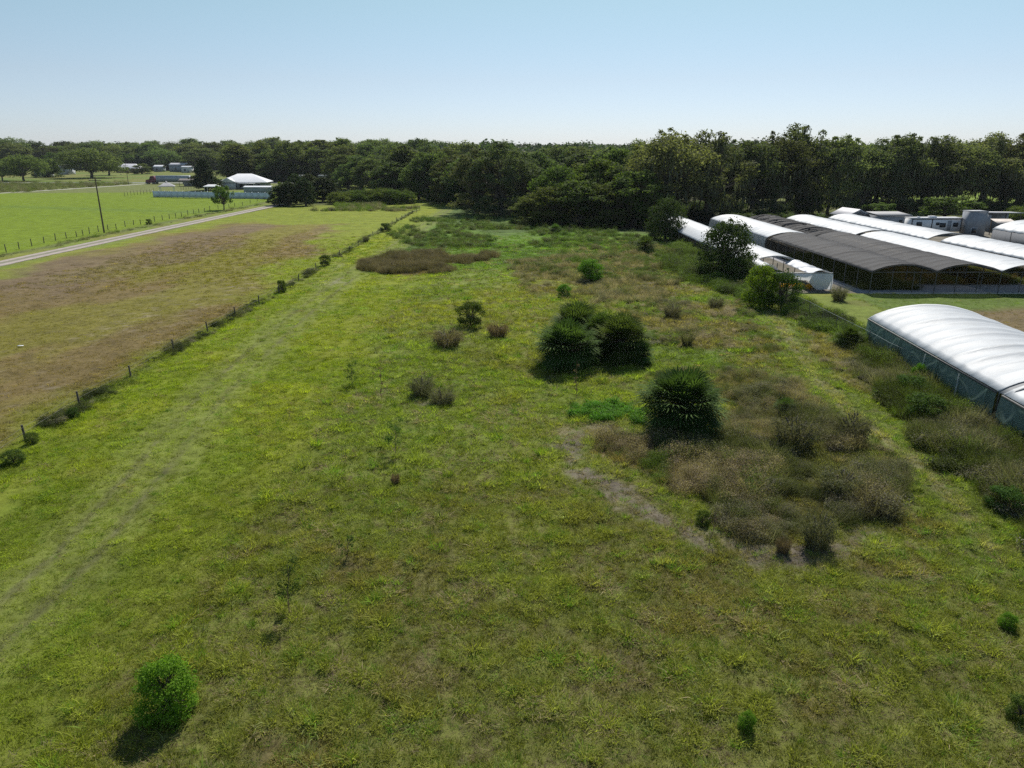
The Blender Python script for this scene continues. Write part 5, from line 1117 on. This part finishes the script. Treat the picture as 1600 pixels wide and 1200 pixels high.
for j in range(25):
    for k in range(9):
        u = j / 24; top = 1.98; bot = .15 + 1.1 * float(1 - sstep(.45, .72, u)); z = top + (bot - top) * k / 8
        V.append((1.5 + 5.5 * u, -3.05 - .12 * math.sin(u * 19) * (k / 8) - .2 * math.sin(math.pi * k / 8), z))
MB().add(V, [(j * 9 + k, j * 9 + k + 1, (j + 1) * 9 + k + 1, (j + 1) * 9 + k) for j in range(24) for k in range(8)]).build('draped_film', M['film2'], lt, smooth=True)
M['yellow'] = leafmat('yellow_flowers', (0.50, 0.36, 0.02), (0.62, 0.46, 0.03), .3)
o = leafcloud([(31.0 + .5 * i, 82.4 + .5 * (i % 3), .35) for i in range(9)], np.full((9, 1), .5), 2600, .07, 33, flat=.6, shell=.1, up=1.2).build('flower_bed', M['yellow']); tag(o, 'bed of yellow flowers showing through the open end of the low tunnel', 'flowers', kind='stuff')

# nursery bays, 7.15 m wide, roofs on posts
BX = [39.7, 46.85, 54.0, 61.15]; BAY_E, BAY_A = 2.5, 3.32
def bay(x0, x1, y0, y1, m, label, hoop=1.9, sag=.09, seed=0, ze=BAY_E, za=BAY_A, side=None, dense=False, name='nursery_tunnel', holes=0, hm='steel'):
    t = empty(name, (x0, y0, 0), 0, label, 'nursery tunnel'); W_ = x1 - x0; L = y1 - y0
    sheet('cover', 0.02, W_ - .02, 0, L, ze, za, M[m], t, hoop=hoop, sag=sag * 1.7, seed=seed, holes=holes)
    hoops(t, .05, W_ - .05, np.arange(0, L + .01, 2 * L / max(1, round(L / hoop))), ze - .06, za - .09, M['dsteel'], .035)
    posts(t, (.08,), np.linspace(.1, L - .1, max(2, int(L / 3) + 1)), ze - .04, M['dsteel'], .055)
    MB().box(0.0, .12, 0, L, ze - .12, ze - .035).build('gutter_beam', M['dsteel'], t)
    if y0 < 81:
        posts(t, (W_ / 3, W_ * 2 / 3), (.1,), ze - .02, M['dsteel'], .045)
        MB().box(.1, W_ - .05, .02, .10, ze - .15, ze - .07).build('end_beam', M['dsteel'], t)
        MB().prism([(.06, 0), (W_ - .06, 0), (W_ - .06, .12), (.06, .12)], 'y', .0, .06).build('kick_board', M['steel'], t)
    if side:
        V = []; nz = 6; ny = int(L / .3)
        for j in range(ny + 1):
            for k in range(nz + 1): V.append((-.05 - .06 * math.sin(j * .9 + k) - .04 * k, L * j / ny, (ze - .05) * (1 - k / nz * side)))
        MB().add(V, [(j * (nz + 1) + k, j * (nz + 1) + k + 1, (j + 1) * (nz + 1) + k + 1, (j + 1) * (nz + 1) + k) for j in range(ny) for k in range(nz)]).build('side_curtain', M['torn_film'], t, smooth=True)
    return t
bay(BX[0], BX[1], 79.7, 112.5, 'shade', 'front left bay of the nursery under black shade cloth', seed=21)
bay(BX[1], BX[2], 79.7, 113.5, 'shade', 'second bay from the left under black shade cloth', seed=22)
bay(BX[2], BX[3], 79.7, 114.5, 'film', 'third bay from the left, under bright white film', seed=23, sag=.06, za=3.3)
bay(BX[3] + 1.4, BX[3] + 8.6, 76.0, 107.0, 'film', 'right bay under bright white film, cut by the right edge', seed=24, ze=2.6, za=3.55, sag=.08)
bay(39.2, BX[1], 112.9, 146, 'film', 'white covered bay behind the front left shade cloth bay', seed=25, side=.9, ze=2.5, za=3.35)
bay(BX[1], BX[2], 113.9, 147, 'shade', 'torn black shade cloth bay between two white covered bays', seed=26, hoop=1.2, sag=.30, za=3.25, holes=.18)
bay(BX[2], BX[3], 116, 146, 'film', 'white covered bay behind the third bay from the left', seed=27)
bay(BX[3] + 1.2, BX[3] + 8.4, 110.0, 146, 'film', 'white covered bay at the back right, in front of the travel trailer', seed=28, ze=2.6, za=3.5)
bt = empty('hoop_house', (80.9, 101, 0), R(0), 'white roofed hoop house with grey sides at the right edge', 'hoop house')
sheet('cover', 0, 11, 0, 23, 2.7, 4.2, M['film'], bt, hoop=2.2, sag=.16, seed=31, drape=1.5)
MB().box(.06, .1, .1, 22.9, 0, 2.65).build('side_wall', M['grey_cloth'], bt); MB().box(.1, 10.9, .05, .09, 0, 2.6).build('end_wall', M['grey_cloth'], bt)
posts(bt, (.0, 3.6, 7.3), (0.0,), 2.65, M['dsteel'], .05); posts(bt, (.0,), (6, 12, 18), 2.65, M['dsteel'], .05)
# potted plants under the tunnels
def rows(x0, x1, y0, y1, sx, sy, cols, name, label):
    X, Y = np.meshgrid(np.arange(x0, x1, sx), np.arange(y0, y1, sy)); X = X.ravel(); Y = Y.ravel(); r = np.random.default_rng(4); n_ = len(X); X = X + r.normal(0, .04, n_); Y = Y + r.normal(0, .04, n_)
    c = np.array(cols)[np.clip((fbm(X, Y, 3.5, 71) * 2.4 * len(cols) / 2 - .3 + r.normal(0, .4, n_)).astype(int), 0, len(cols) - 1)] * r.uniform(.7, 1.3, n_)[:, None]
    scatter(name, X, Y, np.full(n_, .04), r.uniform(.8, 1.4, n_), r.integers(0, 2, n_), c, ('brush', 'leafy'), label, 'nursery plants')
rows(40.2, 46.4, 82.0, 111, .55, .55, (DRK, (.05, .07, .02), OLV), 'dark_nursery_plants', 'dark green potted shrubs standing under the front left bay')
rows(47.2, 67.5, 85.5, 110, .6, .6, ((.17, .10, .045), (.10, .12, .035), (.20, .14, .05), OLV), 'rust_nursery_plants', 'rows of rust orange and green potted plants under the tunnels')

# ------------------------------------------------------------------ things behind the nursery
def at(px, b): return g(px, b)
x, y = 80.6, 140.0
rv = empty('travel_trailer', (x, y, 0), R(2), 'white travel trailer with dark edge trim parked behind the back right tunnel', 'travel trailer')
MB().box(-4.9, 4.9, 0, 2.4, .6, 3.05).build('body', M['white'], rv)
MB().box(-5.0, 5.0, -.05, 2.45, 3.052, 3.18).build('roof', M['wwall'], rv)
for s in (-4.9, -1.0, 4.7): MB().box(s, s + .18, -.03, -.002, .65, 3.0).build('trim', M['black'], rv)
MB().box(-4.7, 4.68, -.03, -.002, 2.86, 3.0).build('trim', M['black'], rv)
MB().box(-1, .2, .6, 1.6, 3.182, 3.45).build('air_conditioner', M['white'], rv); MB().box(-3.2, -2.8, 1.0, 1.4, 3.182, 3.36).build('vent', M['white'], rv)
for s, z, ww, hh in ((-3.4, 1.75, .9, .6), (.2, 1.9, .5, .35), (1.2, 1.5, 1.0, .65), (3.7, 1.6, .8, .6)): window(rv, s, z, ww, hh, m='glass', frame='black')
door(rv, 2.5, .65, 1.8, m='gwall', z=.85); wheel(rv, -.5, .15, .38, .25); wheel(rv, .4, .15, .38, .25)
bw = empty('block_wall', (86.0, 138.6, 0), R(2), 'tall plain grey block wall right of the white travel trailer', 'wall'); MB().box(0, 3.2, 0, 2.6, 0, 4.4).box(-.06, 3.26, -.06, 2.66, 4.4, 4.52).build('wall', M['gwall'], bw); window(bw, 1.0, .5, 1.0, .9)
gs = empty('gabled_shed', (72.2, 154, 0), R(8), 'grey shed whose gable shows above the white tunnels', 'shed'); MB().box(-2.5, 2.5, 0, 6, 0, 2.3).build('wall', M['gwall'], gs); gable(MB(), -2.5, 2.5, 0, 6, 2.45, 3.75, .3, 'y').build('roof', M['lroof'], gs); window(gs, .8, 1.0, .8, .8)
MB().prism([(-2.4, 2.3), (2.4, 2.3), (0, 3.55)], 'y', .01, .12).build('gable_wall', M['gwall'], gs)
ls = empty('long_shed', (77.5, 150, 0), R(3), 'low grey shed behind the left end of the travel trailer', 'shed'); MB().box(-3, 3.5, 0, 5, 0, 2.7).build('wall', M['gwall'], ls); MB().prism([(-.3, 2.75), (5.3, 3.1), (5.3, 3.22), (-.3, 2.87)], 'x', -3.2, 3.7).build('roof', M['groof'], ls); window(ls, -1.5, 1.2, .8, .8); window(ls, 1.5, 1.2, .8, .8)
x, y = 88.8, 132.5
tc = empty('tractor', (x, y, 0), R(200), 'red tractor with a white canopy roof parked left of the hoop house', 'tractor')
MB().prism([(.3, .8), (.3, 1.5), (1.9, 1.38), (2.15, 1.2), (2.15, .75)], 'y', -.38, .38).build('hood', M['red'], tc); MB().box(-1.2, 2.0, -.25, .25, .5, .82).build('chassis', M['black'], tc)
for b in (-.85, .85): wheel(tc, -.7, b, .8, .42); wheel(tc, 1.6, b * .85, .45, .25); MB().prism([(-1.5, 1.2), (-1.2, 1.65), (-.3, 1.7), (.1, 1.3), (-.3, 1.6), (-1.2, 1.55)], 'y', b - .25, b + .25).build('fender', M['red'], tc)
MB().box(-1.4, .4, -.8, .8, 2.5, 2.62).build('canopy', M['white'], tc)
for a in (-1.2, .2):
    for b in (-.65, .65): MB().tube([(a, b, 1.2), (a, b, 2.5)], .03, 5).build('canopy_post', M['black'], tc)
MB().box(-.8, -.3, -.25, .25, 1.15, 1.3).box(-.9, -.8, -.25, .25, 1.15, 1.7).build('seat', M['black'], tc); MB().tube([(.25, 0, 1.45), (.0, 0, 1.75)], .03, 5).disc((0, 0, 1.78), .2, 'x', .04).build('steering_wheel', M['black'], tc)
x, y = 97.5, 146
cpz = empty('pole_barn', (x, y, 0), R(-8), 'open fronted pole barn with a pale flat roof at the right behind the tractor', 'pole barn')
MB().box(-2.6, 2.8, 4.8, 5, 0, 3.2).build('back_wall', M['gwall'], cpz); MB().box(-2.8, -2.6, 0, 4.79, 0, 3.2).build('side_wall', M['gwall'], cpz); MB().prism([(-.5, 3.6), (5.4, 3.35), (5.4, 3.48), (-.5, 3.73)], 'x', -3.1, 3.1).build('roof', M['lroof'], cpz)
for a in (-2.6, 0, 2.7): MB().box(a - .08, a + .08, 0, .16, 0, 3.58).build('post', M['post'], cpz)
la = empty('lean_to', (92.3, 137.5, 0), R(-8), 'small lean-to with a rusty pale sheet roof between the tractor and the pole barn', 'lean-to'); MB().prism([(-.3, 2.3), (3.0, 2.9), (3.0, 2.97), (-.3, 2.37)], 'x', -1.7, 1.9).build('roof', mat('rusty_sheet', (0.42, 0.37, 0.33), .7, var=.3, vs=1.5), la)
for a in (-1.5, 1.7):
    for b, zz in ((0, 2.35), (2.7, 2.84)): MB().box(a - .06, a + .06, b - .06, b + .06, 0, zz - .03).build('post', M['post'], la)
for px, b, t, wd, k, lab in [(1376, 341, 318, 46, 'light0', 'low pale green tree right of the gabled shed'), (1475, 346, 308, 74, 'light0', 'wide pale green tree leaning over the travel trailer'), (1258, 334, 304, 50, 'bush0', 'bright bush under the tallest oak'),
      (1600, 352, 322, 60, 'hedge0', 'dark hedge shrub right of the pole barn'), (1320, 332, 305, 40, 'light0', 'sunlit shrub in the gap between the oaks')]:
    ptree(k, px, b, t, wd, lab, name={'light0': 'pale_tree', 'bush0': 'shrub', 'hedge0': 'hedge_shrub'}[k])
# litter
for px, b, s, lab in [(1041, 731, .22, 'scrap of white plastic lying in the tan grass below the single palm'), (32, 541, .22, 'pale board lying in the brown pasture')]:
    x, y = g(px, b); o = MB().box(-s, s, -s * .4, s * .4, .02, .06).build('litter', M['white']); o.location = (x, y, gz(x, y) + .08); tag(o, lab, 'litter')


# ------------------------------------------------------------------ air
hz = MB().box(-6500, 6500, -100, 8200, -1.6, 46).build('haze', None); hm = bpy.data.materials.new('haze'); hm.use_nodes = True; n = hm.node_tree.nodes; n.remove(n['Principled BSDF'])
pv = n.new('ShaderNodeVolumePrincipled'); pv.inputs['Color'].default_value = (0.84, 0.90, 1.0, 1); pv.inputs['Density'].default_value = 0.00005; pv.inputs['Anisotropy'].default_value = 0.2
hm.node_tree.links.new(pv.outputs[0], n['Material Output'].inputs['Volume']); hz.data.materials.append(hm); tag(hz, 'thin bluish summer haze over the fields and woods', 'haze', kind='stuff')
